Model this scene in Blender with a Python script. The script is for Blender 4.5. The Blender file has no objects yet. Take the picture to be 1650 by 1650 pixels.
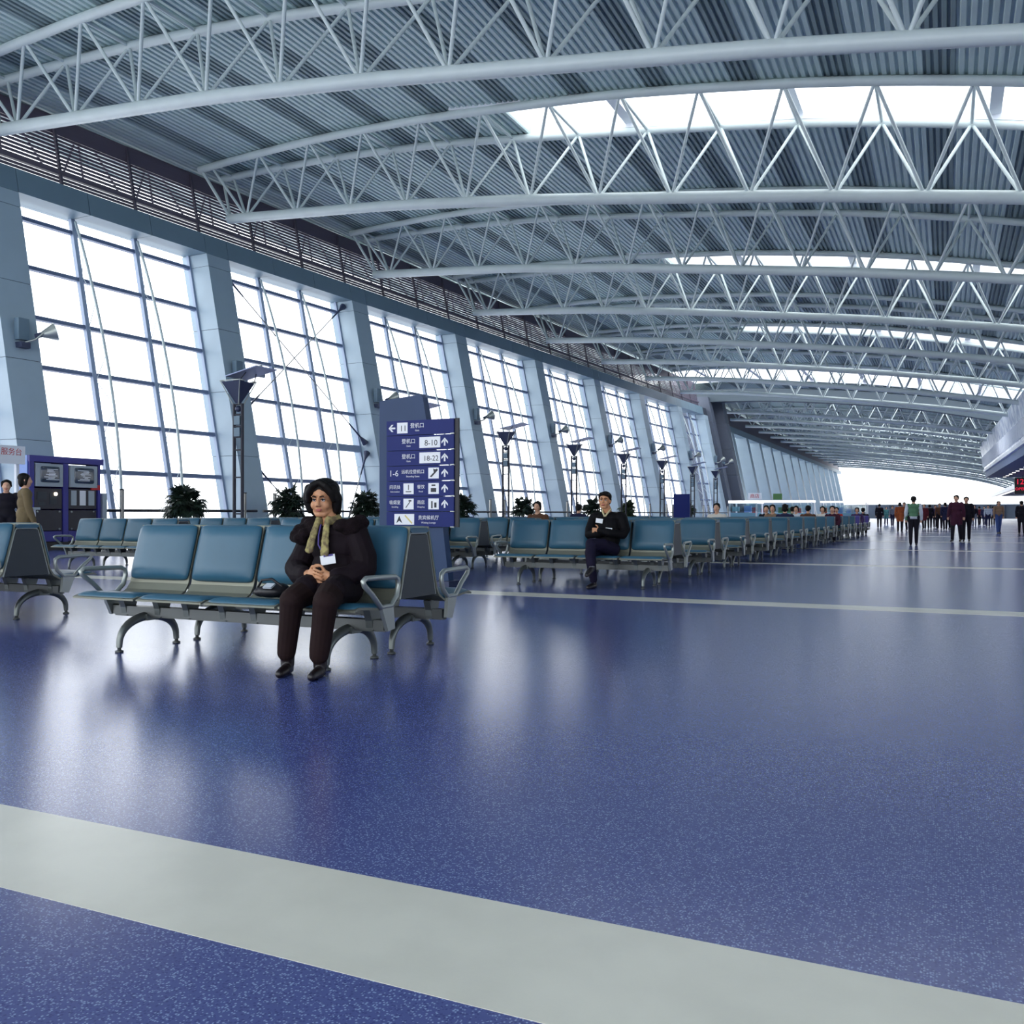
import bpy, bmesh, math, random
import numpy as np
from mathutils import Vector, Matrix, Euler, Quaternion

# ------------------------------------------------------------------ camera, sky, exposure
scene = bpy.context.scene
COL = scene.collection
F_PX, HORIZON, AISLE_VP = 1500.0, 828.0, 1525.0
YAW = math.atan((AISLE_VP - 825.0) / F_PX)
cam_data = bpy.data.cameras.new('camera')
cam_data.sensor_width = 36.0
cam_data.lens = F_PX / 1650.0 * 36.0
cam_data.shift_y = (HORIZON - 825.0) / 1650.0
cam_data.clip_start = 0.05
cam_data.clip_end = 800.0
cam = bpy.data.objects.new('camera', cam_data)
cam.location = (0, 0, 1.0)
cam.rotation_euler = (math.pi / 2, 0, YAW)
COL.objects.link(cam)
scene.camera = cam

world = bpy.data.worlds.new('overcast_sky')
scene.world = world
world.use_nodes = True
bg = world.node_tree.nodes['Background']
bg.inputs['Color'].default_value = (0.94, 0.985, 1.02, 1)
bg.inputs['Strength'].default_value = 3.0
scene.view_settings.view_transform = 'Standard'
scene.view_settings.look = 'None'
scene.view_settings.exposure = 0.18
scene.view_settings.gamma = 1.0
scene.view_settings.use_curve_mapping = False
scene.cycles.max_bounces = 10
scene.cycles.diffuse_bounces = 5
scene.cycles.glossy_bounces = 4
scene.cycles.transparent_max_bounces = 24
scene.cycles.sample_clamp_indirect = 6.0
scene.cycles.caustics_reflective = False
scene.cycles.caustics_refractive = False

rnd = random.Random(7)

# ------------------------------------------------------------------ materials
def srgb(r, g, b):
    def f(c):
        c /= 255.0
        return c / 12.92 if c <= 0.04045 else ((c + 0.055) / 1.055) ** 2.4
    return (f(r), f(g), f(b), 1.0)

MATS = {}
def mat(name, color, rough=0.5, metal=0.0, noise=0.0, nscale=8.0, bump=0.0, bscale=60.0, spec=0.5, emit=None, estr=1.0, color2=None, coat=0.0):
    m = bpy.data.materials.new(name)
    m.use_nodes = True
    nt = m.node_tree
    b = nt.nodes['Principled BSDF']
    b.inputs['Base Color'].default_value = color
    b.inputs['Roughness'].default_value = rough
    b.inputs['Metallic'].default_value = metal
    b.inputs['Specular IOR Level'].default_value = spec
    if coat:
        b.inputs['Coat Weight'].default_value = coat
        b.inputs['Coat Roughness'].default_value = 0.15
    tc = nt.nodes.new('ShaderNodeTexCoord')
    if noise > 0 or color2:
        n = nt.nodes.new('ShaderNodeTexNoise')
        n.inputs['Scale'].default_value = nscale
        n.inputs['Detail'].default_value = 5.0
        nt.links.new(tc.outputs['Object'], n.inputs['Vector'])
        mx = nt.nodes.new('ShaderNodeMix'); mx.data_type = 'RGBA'
        c2 = color2 if color2 else tuple(max(0.0, c * (1.0 - noise)) for c in color[:3]) + (1.0,)
        mx.inputs['A'].default_value = color
        mx.inputs['B'].default_value = c2
        ramp = nt.nodes.new('ShaderNodeMapRange')
        ramp.inputs['From Min'].default_value = 0.38
        ramp.inputs['From Max'].default_value = 0.62
        nt.links.new(n.outputs['Fac'], ramp.inputs['Value'])
        nt.links.new(ramp.outputs['Result'], mx.inputs['Factor'])
        nt.links.new(mx.outputs['Result'], b.inputs['Base Color'])
    if bump > 0:
        n2 = nt.nodes.new('ShaderNodeTexNoise')
        n2.inputs['Scale'].default_value = bscale
        n2.inputs['Detail'].default_value = 4.0
        nt.links.new(tc.outputs['Object'], n2.inputs['Vector'])
        bp = nt.nodes.new('ShaderNodeBump')
        bp.inputs['Strength'].default_value = bump
        bp.inputs['Distance'].default_value = 0.01
        nt.links.new(n2.outputs['Fac'], bp.inputs['Height'])
        nt.links.new(bp.outputs['Normal'], b.inputs['Normal'])
    if emit:
        b.inputs['Emission Color'].default_value = emit
        b.inputs['Emission Strength'].default_value = estr
    MATS[name] = m
    return m

mat('white_steel', srgb(206, 218, 218), 0.35, noise=0.05, nscale=2.0)
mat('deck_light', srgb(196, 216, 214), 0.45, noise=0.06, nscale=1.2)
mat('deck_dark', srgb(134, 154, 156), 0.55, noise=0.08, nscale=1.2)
mat('cladding', srgb(160, 180, 194), 0.42, noise=0.04, nscale=1.5)
mat('beam_cladding', srgb(110, 134, 150), 0.5, noise=0.04, nscale=1.5)
mat('trim_grey', srgb(84, 98, 108), 0.5)
mat('seam', srgb(52, 60, 74), 0.7)
mat('mullion', srgb(150, 165, 190), 0.4, noise=0.03)
mat('transom', srgb(105, 120, 152), 0.45, noise=0.03)
mat('louvre', srgb(96, 88, 104), 0.55, noise=0.06)
mat('louvre_post', srgb(84, 78, 92), 0.55)
mat('stripe', srgb(230, 227, 212), 0.25, noise=0.07, nscale=3.0, bump=0.02, bscale=120)
mat('vinyl', srgb(46, 92, 116), 0.42, noise=0.08, nscale=5.0, bump=0.03, bscale=40)
mat('vinyl_purple', srgb(76, 66, 150), 0.45, noise=0.08, nscale=5.0)
mat('shell_metal', srgb(122, 124, 112), 0.45, 0.4, noise=0.05)
mat('side_panel', srgb(58, 64, 70), 0.5, 0.2, noise=0.05)
mat('alu', srgb(160, 166, 162), 0.34, 0.6, noise=0.03)
mat('beam_dark', srgb(92, 96, 96), 0.4, 0.5, noise=0.05)
mat('leg_metal', srgb(112, 118, 116), 0.33, 0.6, noise=0.05)
mat('rubber', srgb(28, 28, 30), 0.8)
mat('pylon_blue', srgb(50, 70, 104), 0.5, spec=0.3, noise=0.05, nscale=3)
mat('board_blue', srgb(20, 36, 106), 0.5, spec=0.25, noise=0.03, nscale=3)
mat('print_white', srgb(236, 238, 242), 0.5)
mat('print_black', srgb(26, 28, 40), 0.5)
mat('print_yellow', srgb(214, 196, 120), 0.5)
mat('lamp_dark', srgb(58, 66, 92), 0.45, 0.2)
mat('lamp_rod', srgb(44, 46, 58), 0.5, 0.0, spec=0.3)
mat('lamp_plate', srgb(150, 162, 196), 0.3, 0.2)
mat('lamp_glass', srgb(205, 220, 226), 0.12, 0.0, spec=0.8)
mat('cabinet_blue', srgb(62, 60, 142), 0.4, noise=0.04)
mat('cabinet_pale', srgb(128, 158, 220), 0.4)
mat('cabinet_dark', srgb(38, 38, 50), 0.3, noise=0.2, nscale=3)
mat('crt_case', srgb(168, 178, 184), 0.5)
mat('screen', srgb(52, 66, 84), 0.15, spec=0.7)
mat('screen_text', srgb(190, 200, 210), 0.5, emit=srgb(180, 190, 205), estr=0.4)
mat('bulb', srgb(255, 235, 200), 0.4, emit=srgb(255, 236, 205), estr=4.0)
mat('sign_red', srgb(196, 40, 44), 0.5)
mat('led_red', srgb(220, 30, 60), 0.5, emit=srgb(235, 30, 66), estr=0.9)
mat('black_plastic', srgb(20, 20, 24), 0.4)
mat('leaf', srgb(38, 58, 44), 0.5, color2=srgb(20, 34, 30), nscale=6)
mat('leaf_light', srgb(70, 84, 56), 0.5, color2=srgb(30, 46, 34), nscale=6)
mat('pot', srgb(120, 118, 124), 0.6)
mat('soil', srgb(40, 32, 28), 0.9)
mat('rail_black', srgb(34, 36, 42), 0.4, 0.3)
mat('steel_post', srgb(150, 150, 146), 0.35, 0.6)
mat('wall_far', srgb(150, 160, 172), 0.6, noise=0.1, nscale=0.5)
mat('soffit_blue', srgb(90, 110, 150), 0.5, noise=0.06)
mat('bulkhead', srgb(232, 238, 246), 0.25, color2=srgb(170, 182, 206), nscale=1.2)
mat('white_panel', srgb(232, 236, 242), 0.35)
mat('downlight', srgb(255, 250, 240), 0.4, emit=srgb(255, 248, 235), estr=3.0)
mat('strip_light', srgb(255, 252, 248), 0.4, emit=srgb(255, 252, 248), estr=1.1)
mat('shop_teal', srgb(120, 170, 190), 0.4)
mat('shop_yellow', srgb(226, 206, 60), 0.5)
mat('shop_green', srgb(84, 130, 74), 0.5)
mat('pillar_dark', srgb(88, 96, 112), 0.5, noise=0.05)  # shade on the pillar's unlit side put into the colour; end posts share it
mat('bag_black', srgb(24, 22, 28), 0.5, bump=0.1, bscale=30)
mat('bag_grey', srgb(178, 184, 196), 0.45)
mat('skin', srgb(192, 138, 100), 0.5, noise=0.06, nscale=10)
mat('skin_pale', srgb(206, 160, 132), 0.5)
mat('lip', srgb(168, 92, 84), 0.4)
mat('hair', srgb(13, 10, 11), 0.6, spec=0.2, noise=0.3, nscale=30, bump=0.3, bscale=90)
mat('eye_white', srgb(225, 222, 216), 0.3)
mat('iris', srgb(24, 18, 16), 0.2)
mat('coat_brown', srgb(24, 15, 22), 0.75, spec=0.15, noise=0.25, nscale=9, bump=0.25, bscale=22)
mat('fur', srgb(26, 17, 21), 0.95, spec=0.15, noise=0.4, nscale=40, bump=0.8, bscale=120)
mat('scarf', srgb(160, 150, 96), 0.85, color2=srgb(96, 82, 60), nscale=26)
mat('trouser_brown', srgb(38, 25, 25), 0.8, spec=0.15, noise=0.2, nscale=7, bump=0.2, bscale=18)
mat('boot', srgb(26, 18, 20), 0.35)
mat('lanyard', srgb(70, 58, 130), 0.6)
mat('jacket_black', srgb(11, 11, 16), 0.75, spec=0.15, noise=0.25, nscale=8, bump=0.2, bscale=20)
mat('trouser_navy', srgb(26, 22, 44), 0.75, spec=0.15, noise=0.25, nscale=8, bump=0.2, bscale=20)
mat('collar', srgb(190, 180, 140), 0.8)
mat('sock_grey', srgb(120, 120, 126), 0.8)
for nm, c in dict(c_maroon=(96, 36, 46), c_black=(26, 24, 34), c_navy=(38, 40, 70), c_brown=(96, 66, 50), c_purple=(74, 56, 96),
                  c_grey=(120, 126, 138), c_green=(86, 126, 98), c_pale=(196, 204, 214), c_orange=(160, 84, 48), c_tan=(142, 116, 96),
                  c_red=(190, 52, 44), c_blue=(70, 92, 150), c_cream=(222, 216, 206), c_teal=(70, 120, 120), c_wine=(66, 30, 50), c_olive=(112, 98, 72)).items():
    mat(nm, srgb(*c), 0.8, spec=0.2, noise=0.15, nscale=6)

def glass_material(name, tint, gloss=0.08):
    m = bpy.data.materials.new(name); m.use_nodes = True
    nt = m.node_tree; nt.nodes.clear()
    out = nt.nodes.new('ShaderNodeOutputMaterial')
    tr = nt.nodes.new('ShaderNodeBsdfTransparent'); tr.inputs['Color'].default_value = tint
    gl = nt.nodes.new('ShaderNodeBsdfGlossy'); gl.inputs['Roughness'].default_value = 0.05
    mx = nt.nodes.new('ShaderNodeMixShader'); mx.inputs['Fac'].default_value = gloss
    nt.links.new(tr.outputs[0], mx.inputs[1]); nt.links.new(gl.outputs[0], mx.inputs[2])
    nt.links.new(mx.outputs[0], out.inputs['Surface'])
    MATS[name] = m
glass_material('glass', (0.985, 0.985, 0.99, 1), 0.03)
glass_material('shop_glass', (0.75, 0.86, 0.88, 1), 0.15)

def floor_material():
    m = bpy.data.materials.new('rubber_floor'); m.use_nodes = True
    nt = m.node_tree; b = nt.nodes['Principled BSDF']
    tc = nt.nodes.new('ShaderNodeTexCoord')
    def voro(scale, lo, hi):
        v = nt.nodes.new('ShaderNodeTexVoronoi'); v.inputs['Scale'].default_value = scale
        nt.links.new(tc.outputs['Object'], v.inputs['Vector'])
        # per-cell random choice of which chips are light, and a round chip in the cell
        sep = nt.nodes.new('ShaderNodeSeparateColor'); nt.links.new(v.outputs['Color'], sep.inputs['Color'])
        pick = nt.nodes.new('ShaderNodeMath'); pick.operation = 'GREATER_THAN'; pick.inputs[1].default_value = hi
        nt.links.new(sep.outputs['Red'], pick.inputs[0])
        mr = nt.nodes.new('ShaderNodeMapRange'); mr.inputs['From Min'].default_value = lo; mr.inputs['From Max'].default_value = lo * 0.6
        nt.links.new(v.outputs['Distance'], mr.inputs['Value'])
        mul = nt.nodes.new('ShaderNodeMath'); mul.operation = 'MULTIPLY'
        nt.links.new(pick.outputs[0], mul.inputs[0]); nt.links.new(mr.outputs['Result'], mul.inputs[1])
        return mul.outputs[0]
    n = nt.nodes.new('ShaderNodeTexNoise'); n.inputs['Scale'].default_value = 0.7; n.inputs['Detail'].default_value = 3
    nt.links.new(tc.outputs['Object'], n.inputs['Vector'])
    base = nt.nodes.new('ShaderNodeMix'); base.data_type = 'RGBA'
    base.inputs['A'].default_value = srgb(70, 80, 142); base.inputs['B'].default_value = srgb(76, 86, 150)
    nt.links.new(n.outputs['Fac'], base.inputs['Factor'])
    m1 = nt.nodes.new('ShaderNodeMix'); m1.data_type = 'RGBA'
    nt.links.new(base.outputs['Result'], m1.inputs['A']); m1.inputs['B'].default_value = srgb(136, 157, 206)
    nt.links.new(voro(165, 0.52, 0.58), m1.inputs['Factor'])
    m2 = nt.nodes.new('ShaderNodeMix'); m2.data_type = 'RGBA'
    nt.links.new(m1.outputs['Result'], m2.inputs['A']); m2.inputs['B'].default_value = srgb(56, 66, 130)
    nt.links.new(voro(150, 0.6, 0.7), m2.inputs['Factor'])
    nt.links.new(m2.outputs['Result'], b.inputs['Base Color'])
    b.inputs['Roughness'].default_value = 0.2
    b.inputs['Specular IOR Level'].default_value = 0.8
    bp = nt.nodes.new('ShaderNodeBump'); bp.inputs['Strength'].default_value = 0.05; bp.inputs['Distance'].default_value = 0.004
    n2 = nt.nodes.new('ShaderNodeTexNoise'); n2.inputs['Scale'].default_value = 90; n2.inputs['Detail'].default_value = 2
    nt.links.new(tc.outputs['Object'], n2.inputs['Vector']); nt.links.new(n2.outputs['Fac'], bp.inputs['Height'])
    nt.links.new(bp.outputs['Normal'], b.inputs['Normal'])
    MATS['rubber_floor'] = m
floor_material()

# ------------------------------------------------------------------ mesh helpers
def v3(p): return np.array(p, dtype=float)

class MB:
    """Collects shapes; build() links them as one mesh object."""
    def __init__(self): self.v = []; self.f = []; self.smooth = []
    def add(self, verts, faces, smooth=False):
        o = len(self.v)
        self.v.extend([tuple(map(float, p)) for p in verts])
        self.f.extend([tuple(i + o for i in f) for f in faces]); self.smooth.extend([smooth] * len(faces))
        return self
    def box(self, c, s, rot=None):
        hx, hy, hz = s[0] / 2, s[1] / 2, s[2] / 2
        vs = [Vector((x, y, z)) for x in (-hx, hx) for y in (-hy, hy) for z in (-hz, hz)]
        if rot is not None: vs = [rot @ p for p in vs]
        c = Vector(c)
        return self.add([p + c for p in vs], [(0, 1, 3, 2), (4, 6, 7, 5), (0, 4, 5, 1), (2, 3, 7, 6), (0, 2, 6, 4), (1, 5, 7, 3)])
    def hexa(self, p):   # 8 points: bottom ring 0-3, top ring 4-7
        return self.add(p, [(3, 2, 1, 0), (4, 5, 6, 7), (0, 1, 5, 4), (1, 2, 6, 5), (2, 3, 7, 6), (3, 0, 4, 7)])
    def bar(self, p0, p1, w, h, up=(0, 0, 1)):
        p0, p1 = Vector(p0), Vector(p1); d = (p1 - p0).normalized()
        s = d.cross(Vector(up))
        if s.length < 1e-4: s = d.cross(Vector((0, 1, 0)))
        s.normalize(); u = s.cross(d).normalized()
        q = [p + s * (a * w / 2) + u * (b * h / 2) for p in (p0, p1) for a, b in ((-1, -1), (1, -1), (1, 1), (-1, 1))]
        return self.hexa(q)
    def tube(self, pts, r, n=8, closed=False, caps=True):
        pts = [Vector(p) for p in pts]; m = len(pts)
        rs = r if isinstance(r, (list, tuple)) else [r] * m
        rings = []; prev = None
        for i, p in enumerate(pts):
            if closed: d = (pts[(i + 1) % m] - pts[i - 1])
            else: d = pts[min(i + 1, m - 1)] - pts[max(i - 1, 0)]
            d.normalize()
            if prev is None:
                a = Vector((0, 0, 1)) if abs(d.z) < 0.9 else Vector((1, 0, 0))
                s = d.cross(a).normalized()
            else:
                s = (prev - d * prev.dot(d)).normalized()
            prev = s; t = d.cross(s)
            rings.append([p + (s * math.cos(2 * math.pi * k / n) + t * math.sin(2 * math.pi * k / n)) * rs[i] for k in range(n)])
        vs = [q for ring in rings for q in ring]; fs = []
        for i in range(m if closed else m - 1):
            a, b = i * n, ((i + 1) % m) * n
            for k in range(n): fs.append((a + k, a + (k + 1) % n, b + (k + 1) % n, b + k))
        self.add(vs, fs, True)
        if caps and not closed:
            self.add(rings[0], [tuple(range(n - 1, -1, -1))]); self.add(rings[-1], [tuple(range(n))])
        return self
    def lathe(self, profile, n=16, c=(0, 0, 0), smooth=True):
        vs, fs = [], []
        for r, z in profile:
            for k in range(n): vs.append((c[0] + r * math.cos(2 * math.pi * k / n), c[1] + r * math.sin(2 * math.pi * k / n), c[2] + z))
        for i in range(len(profile) - 1):
            for k in range(n): fs.append((i * n + k, i * n + (k + 1) % n, (i + 1) * n + (k + 1) % n, (i + 1) * n + k))
        fs.append(tuple(range(n - 1, -1, -1))); l = (len(profile) - 1) * n; fs.append(tuple(range(l, l + n)))
        return self.add(vs, fs, smooth)
    def prism(self, poly, a, b, f):
        """poly: 2D points; f(u, v, w) -> 3D; extruded from w=a to w=b."""
        n = len(poly)
        vs = [f(p[0], p[1], a) for p in poly] + [f(p[0], p[1], b) for p in poly]
        fs = [tuple(range(n - 1, -1, -1)), tuple(range(n, 2 * n))] + [(i, (i + 1) % n, n + (i + 1) % n, n + i) for i in range(n)]
        return self.add(vs, fs)
    def sphere(self, c, r, nu=12, nv=8, rot=None):
        rr = r if isinstance(r, (tuple, list)) else (r, r, r)
        vs, fs = [], []
        for i in range(nv + 1):
            th = math.pi * i / nv
            for k in range(nu):
                ph = 2 * math.pi * k / nu
                p = Vector((rr[0] * math.sin(th) * math.cos(ph), rr[1] * math.sin(th) * math.sin(ph), rr[2] * math.cos(th)))
                if rot is not None: p = rot @ p
                vs.append(Vector(c) + p)
        for i in range(nv):
            for k in range(nu): fs.append((i * nu + k, (i + 1) * nu + k, (i + 1) * nu + (k + 1) % nu, i * nu + (k + 1) % nu))
        return self.add(vs, fs, True)
    def capsule(self, a, b, ra, rb, n=12):
        a, b = Vector(a), Vector(b); d = b - a; L = max(d.length, 1e-5); d = d / L
        pts, rs = [], []
        for t in (-1, -.94, -.77, -.5, -.2): pts.append(a + d * (ra * t)); rs.append(ra * math.sqrt(max(0.0, 1 - t * t)) + 1e-4)
        k = max(2, int(L / max(ra, rb)) + 1)
        for i in range(k + 1): pts.append(a.lerp(b, i / k)); rs.append(ra + (rb - ra) * i / k)
        for t in (.2, .5, .77, .94, 1): pts.append(b + d * (rb * t)); rs.append(rb * math.sqrt(max(0.0, 1 - t * t)) + 1e-4)
        return self.tube(pts, rs, n)
    def mesh(self, name, m):
        me = bpy.data.meshes.new(name)
        me.from_pydata(self.v, [], self.f)
        me.polygons.foreach_set('use_smooth', self.smooth)
        me.materials.append(MATS[m] if isinstance(m, str) else m)
        me.update()
        return me
    def build(self, name, m, parent=None):
        return link(name, self.mesh(name, m), parent)

def link(name, data, parent=None, matrix=None):
    o = bpy.data.objects.new(name, data); COL.objects.link(o)
    if matrix is not None: o.matrix_local = matrix
    if parent is not None: o.parent = parent
    return o
def empty(name, loc=(0, 0, 0), rz=0.0, parent=None):
    o = bpy.data.objects.new(name, None); COL.objects.link(o)
    o.location = loc; o.rotation_euler = (0, 0, rz)
    if parent is not None: o.parent = parent
    return o
def tag(o, label=None, cat=None, group=None, kind=None):
    if label: o['label'] = label
    if cat: o['category'] = cat
    if group: o['group'] = group
    if kind: o['kind'] = kind
    return o
def copy_tree(o, parent=None):
    c = o.copy(); COL.objects.link(c); c.parent = parent
    for ch in list(o.children): copy_tree(ch, c)
    return c
CACHE = {}
def unit_cyl(m, n=8):
    k = ('cyl', m, n)
    if k not in CACHE:
        b = MB(); b.tube([(0, 0, 0), (0, 0, 1)], 1.0, n); CACHE[k] = b.mesh('round_bar', m)
    return CACHE[k]
def unit_box(m):
    k = ('box', m)
    if k not in CACHE:
        b = MB(); b.box((0, 0, 0), (1, 1, 1)); CACHE[k] = b.mesh('square_bar', m)
    return CACHE[k]
def rod(name, p0, p1, r, m, parent, n=8):
    p0, p1 = Vector(p0), Vector(p1); d = p1 - p0
    q = d.to_track_quat('Z', 'Y')
    M = Matrix.Translation(p0) @ q.to_matrix().to_4x4() @ Matrix.Diagonal((r, r, d.length, 1))
    return link(name, unit_cyl(m, n), parent, M)
def frame_bar(name, p0, p1, w, h, up, m, parent):
    """square bar from p0 to p1, w across, h along 'up'"""
    p0, p1, up = Vector(p0), Vector(p1), Vector(up)
    d = p1 - p0; L = d.length; d.normalize()
    s = d.cross(up).normalized(); u = s.cross(d).normalized()
    R = Matrix((s, u, d)).transposed().to_4x4()
    return link(name, unit_box(m), parent, Matrix.Translation((p0 + p1) / 2) @ R @ Matrix.Diagonal((w, h, L, 1)))
ORD = ['first', 'second', 'third', 'fourth', 'fifth', 'sixth', 'seventh', 'eighth', 'ninth', 'tenth', 'eleventh', 'twelfth', 'thirteenth', 'fourteenth',
       'fifteenth', 'sixteenth', 'seventeenth', 'eighteenth', 'nineteenth', 'twentieth', 'twenty-first', 'twenty-second', 'twenty-third',
       'twenty-fourth', 'twenty-fifth', 'twenty-sixth', 'twenty-seventh', 'twenty-eighth', 'twenty-ninth', 'thirtieth',
       'thirty-first', 'thirty-second', 'thirty-third', 'thirty-fourth', 'thirty-fifth', 'thirty-sixth', 'thirty-seventh', 'thirty-eighth']

# ------------------------------------------------------------------ floor with pale cross stripes
floor = tag(empty('floor'), kind='structure')
b = MB(); b.box((2, 112, -0.15), (64, 264, 0.30)); b.build('floor_slab', 'rubber_floor', floor)
for y0 in [1.68 + 8.62 * k for k in range(26)]:
    b = MB(); b.box((4, y0 + 0.24, -0.0006), (60, 0.48, 0.003)); b.build('floor_stripe', 'stripe', floor)

# ------------------------------------------------------------------ left wall: leaning columns, head beam, louvres
WA = math.radians(3.12)
WU = Vector((math.sin(WA), math.cos(WA), 0)); WO = Vector((-math.cos(WA), math.sin(WA), 0))
WT0 = Vector((-25.29, 19.1, 0)); WH, WS = 10.68, 2.2
def wp(u, z, n=0.0):
    p = WT0 + WU * u + WO * (-WS * (1 - z / WH) - n); p.z = z
    return p
LEAN = (wp(0, 1) - wp(0, 0)).normalized()
# left edges of the window openings, along the wall
WIN_U = [-17.6, -8.9, 0.0, 8.55, 17.2, 26.1, 35.6, 45.0, 54.2, 64.1]
COLW, GLN = 1.12, -0.95
WIN_END = 72.2
TRANS_Z = [0.78, 2.34, 3.91, 5.48, 7.04, 8.63, 10.2]
wall = tag(empty('wall_left'), kind='structure')
def wallbox(bm, u0, u1, z0, z1, n0, n1):
    p = [wp(u0, z0, n0), wp(u1, z0, n0), wp(u1, z0, n1), wp(u0, z0, n1), wp(u0, z1, n0), wp(u1, z1, n0), wp(u1, z1, n1), wp(u0, z1, n1)]
    return bm.hexa(p)
edges = WIN_U + [WIN_END]
for i in range(len(edges)):
    u1 = edges[i]; u0 = u1 - COLW
    if i == len(edges) - 1: u1 += 0.2
    col = empty('column', parent=wall)
    b = MB(); wallbox(b, u0 + .015, u1 - .015, 0, 10.75, -1.25, -0.015); b.build('column_core', 'seam', col)
    zs = [0.0, 0.78, 3.12, 5.48, 7.82, 10.2, 10.68]
    for z0, z1 in zip(zs[:-1], zs[1:]):
        b = MB(); wallbox(b, u0, u1, z0 + .008, z1 - .008, -1.28, 0); b.build('cladding_panel', 'cladding', col)
# head beam above the windows, in panels with open seams
b = MB(); wallbox(b, -26, WIN_END + .2, 10.70, 11.40, -1.15, -0.03); b.build('beam_core', 'seam', wall)
for i in range(len(WIN_U)):
    u0 = WIN_U[i] - COLW; u1 = edges[i + 1] - COLW
    cuts = [u0, WIN_U[i]] + [WIN_U[i] + (u1 - WIN_U[i]) * t for t in (1 / 3, 2 / 3, 1)]
    for a, c in zip(cuts[:-1], cuts[1:]):
        b = MB(); wallbox(b, a + .012, c - .012, 10.68, 11.43, -1.2, 0); b.build('beam_panel', 'beam_cladding', wall)
# louvres between the beam and the roof, sky showing between the slats
LZ = [11.53, 11.645, 11.76] + [12.02 + 0.13 * k for k in range(15)]
for i in range(len(WIN_U)):
    u0 = WIN_U[i] - COLW; u1 = edges[i + 1] - COLW
    for z in LZ:
        p0, p1 = wp(u0, z, -0.35), wp(u1, z, -0.35)
        frame_bar('louvre_slat', p0, p1, 0.05, 0.08, (0, 0, 1), 'louvre', wall)
    p0, p1 = wp(u0, 11.90, -0.30), wp(u1, 11.90, -0.30)
    frame_bar('louvre_rail', p0, p1, 0.16, 0.12, (0, 0, 1), 'louvre', wall)
    frame_bar('eave_board', wp(u0, 13.5, -.3), wp(u1, 13.5, -.3), 0.06, 0.5, (0, 0, 1), 'louvre', wall)
    for t in (0.0, 1 / 3, 2 / 3):
        u = u0 + (u1 - u0) * t
        frame_bar('louvre_post', wp(u, 11.43, -0.22), wp(u, 13.75, -0.22), 0.08, 0.08, (0, 1, 0), 'louvre_post', wall)
        un = u + (u1 - u0) / 6; ue = u + (u1 - u0) / 3
        rod('louvre_brace', wp(un - .35, 11.95, -0.5), wp(un - .35, 13.7, -0.5), 0.034, 'louvre', wall)
        rod('louvre_brace', wp(ue - .3, 11.95, -0.5), wp(un, 13.7, -0.5), 0.034, 'louvre', wall)
        rod('louvre_brace', wp(u + .3, 11.95, -0.5), wp(un - .3, 13.7, -0.5), 0.034, 'louvre', wall)

# ------------------------------------------------------------------ windows of the near wall
def make_window(idx, u0, u1, detail=True, brace=False):
    w = tag(empty('window_%d' % idx), kind='structure')
    ms = [u0 + (u1 - u0) * k / 3 for k in range(4)]
    # panes
    zs = [0.05] + TRANS_Z + [10.72]
    for a, c in zip(ms[:-1], ms[1:]):
        for z0, z1 in zip(zs[:-1], zs[1:]):
            b = MB(); wallbox(b, a + .03, c - .03, z0 + .04, z1 - .04, GLN - .05, GLN - .035); b.build('pane', 'glass', w)
    for k, z in enumerate(TRANS_Z + [0.02]):
        h = 0.30 if (brace and k == 2) else 0.13
        frame_bar('transom', wp(u0 - .1, z, GLN), wp(u1 + .1, z, GLN), 0.12, h, LEAN, 'mullion' if h > .2 else 'transom', w)
    for k, u in enumerate(ms):
        frame_bar('mullion', wp(u, 0, GLN + .02), wp(u, 10.75, GLN + .02), 0.15 if k in (1, 2) else 0.12, 0.15, WU, 'mullion', w)
        if k in (1, 2) and detail:
            f = lambda z: GLN + 0.12 + 0.62 * math.sin(math.pi * min(1, max(0, z / 10.6)) ** 0.9) ** 0.8
            up = u + 0.05
            b = MB(); b.tube([wp(up, 10.6 * t / 14, f(10.6 * t / 14)) for t in range(15)], 0.045, 8); b.build('mullion_truss_tube', 'white_steel', w)
            nz = 12
            for j in range(nz):
                za, zb = 10.5 * j / nz + .1, 10.5 * (j + 1) / nz
                if j % 2 == 0: rod('truss_rod', wp(up, za, GLN + .1), wp(up, zb, f(zb)), 0.012, 'white_steel', w, 6)
                else: rod('truss_rod', wp(up, za, f(za)), wp(up, zb, GLN + .1), 0.012, 'white_steel', w, 6)
    if brace:
        n = GLN + 0.45
        A, B_, C_, D_ = wp(u0 + .1, 10.3, n), wp(u1 - .15, 4.2, n), wp(u1 - .1, 10.4, n), wp(u0 + .1, 4.9, n)
        for p, q in ((A, B_), (C_, D_), (wp(u0 + .1, 3.0, n), wp(u0 + 2.6, 0.6, n)), (wp(u1 - .15, 3.7, n), wp(u0 + 5.2, 0.6, n))):
            rod('brace_cable', p, q, 0.022, 'steel_post', w, 6)
            d = (q - p).normalized()
            for e, s in ((p, 1), (q, -1)):
                bb = MB(); bb.capsule(e + d * s * .4, e + d * s * 1.2, .045, .03, 8); bb.build('turnbuckle', 'lamp_dark', w)
                bb = MB(); bb.tube([e - d * s * .05, e + d * s * .4], [.15, .03], 10); bb.build('anchor_cone', 'lamp_dark', w)
for i, u in enumerate(WIN_U):
    make_window(i + 1, u, edges[i + 1] - COLW, detail=(i >= 1), brace=(i == 3))

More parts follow.
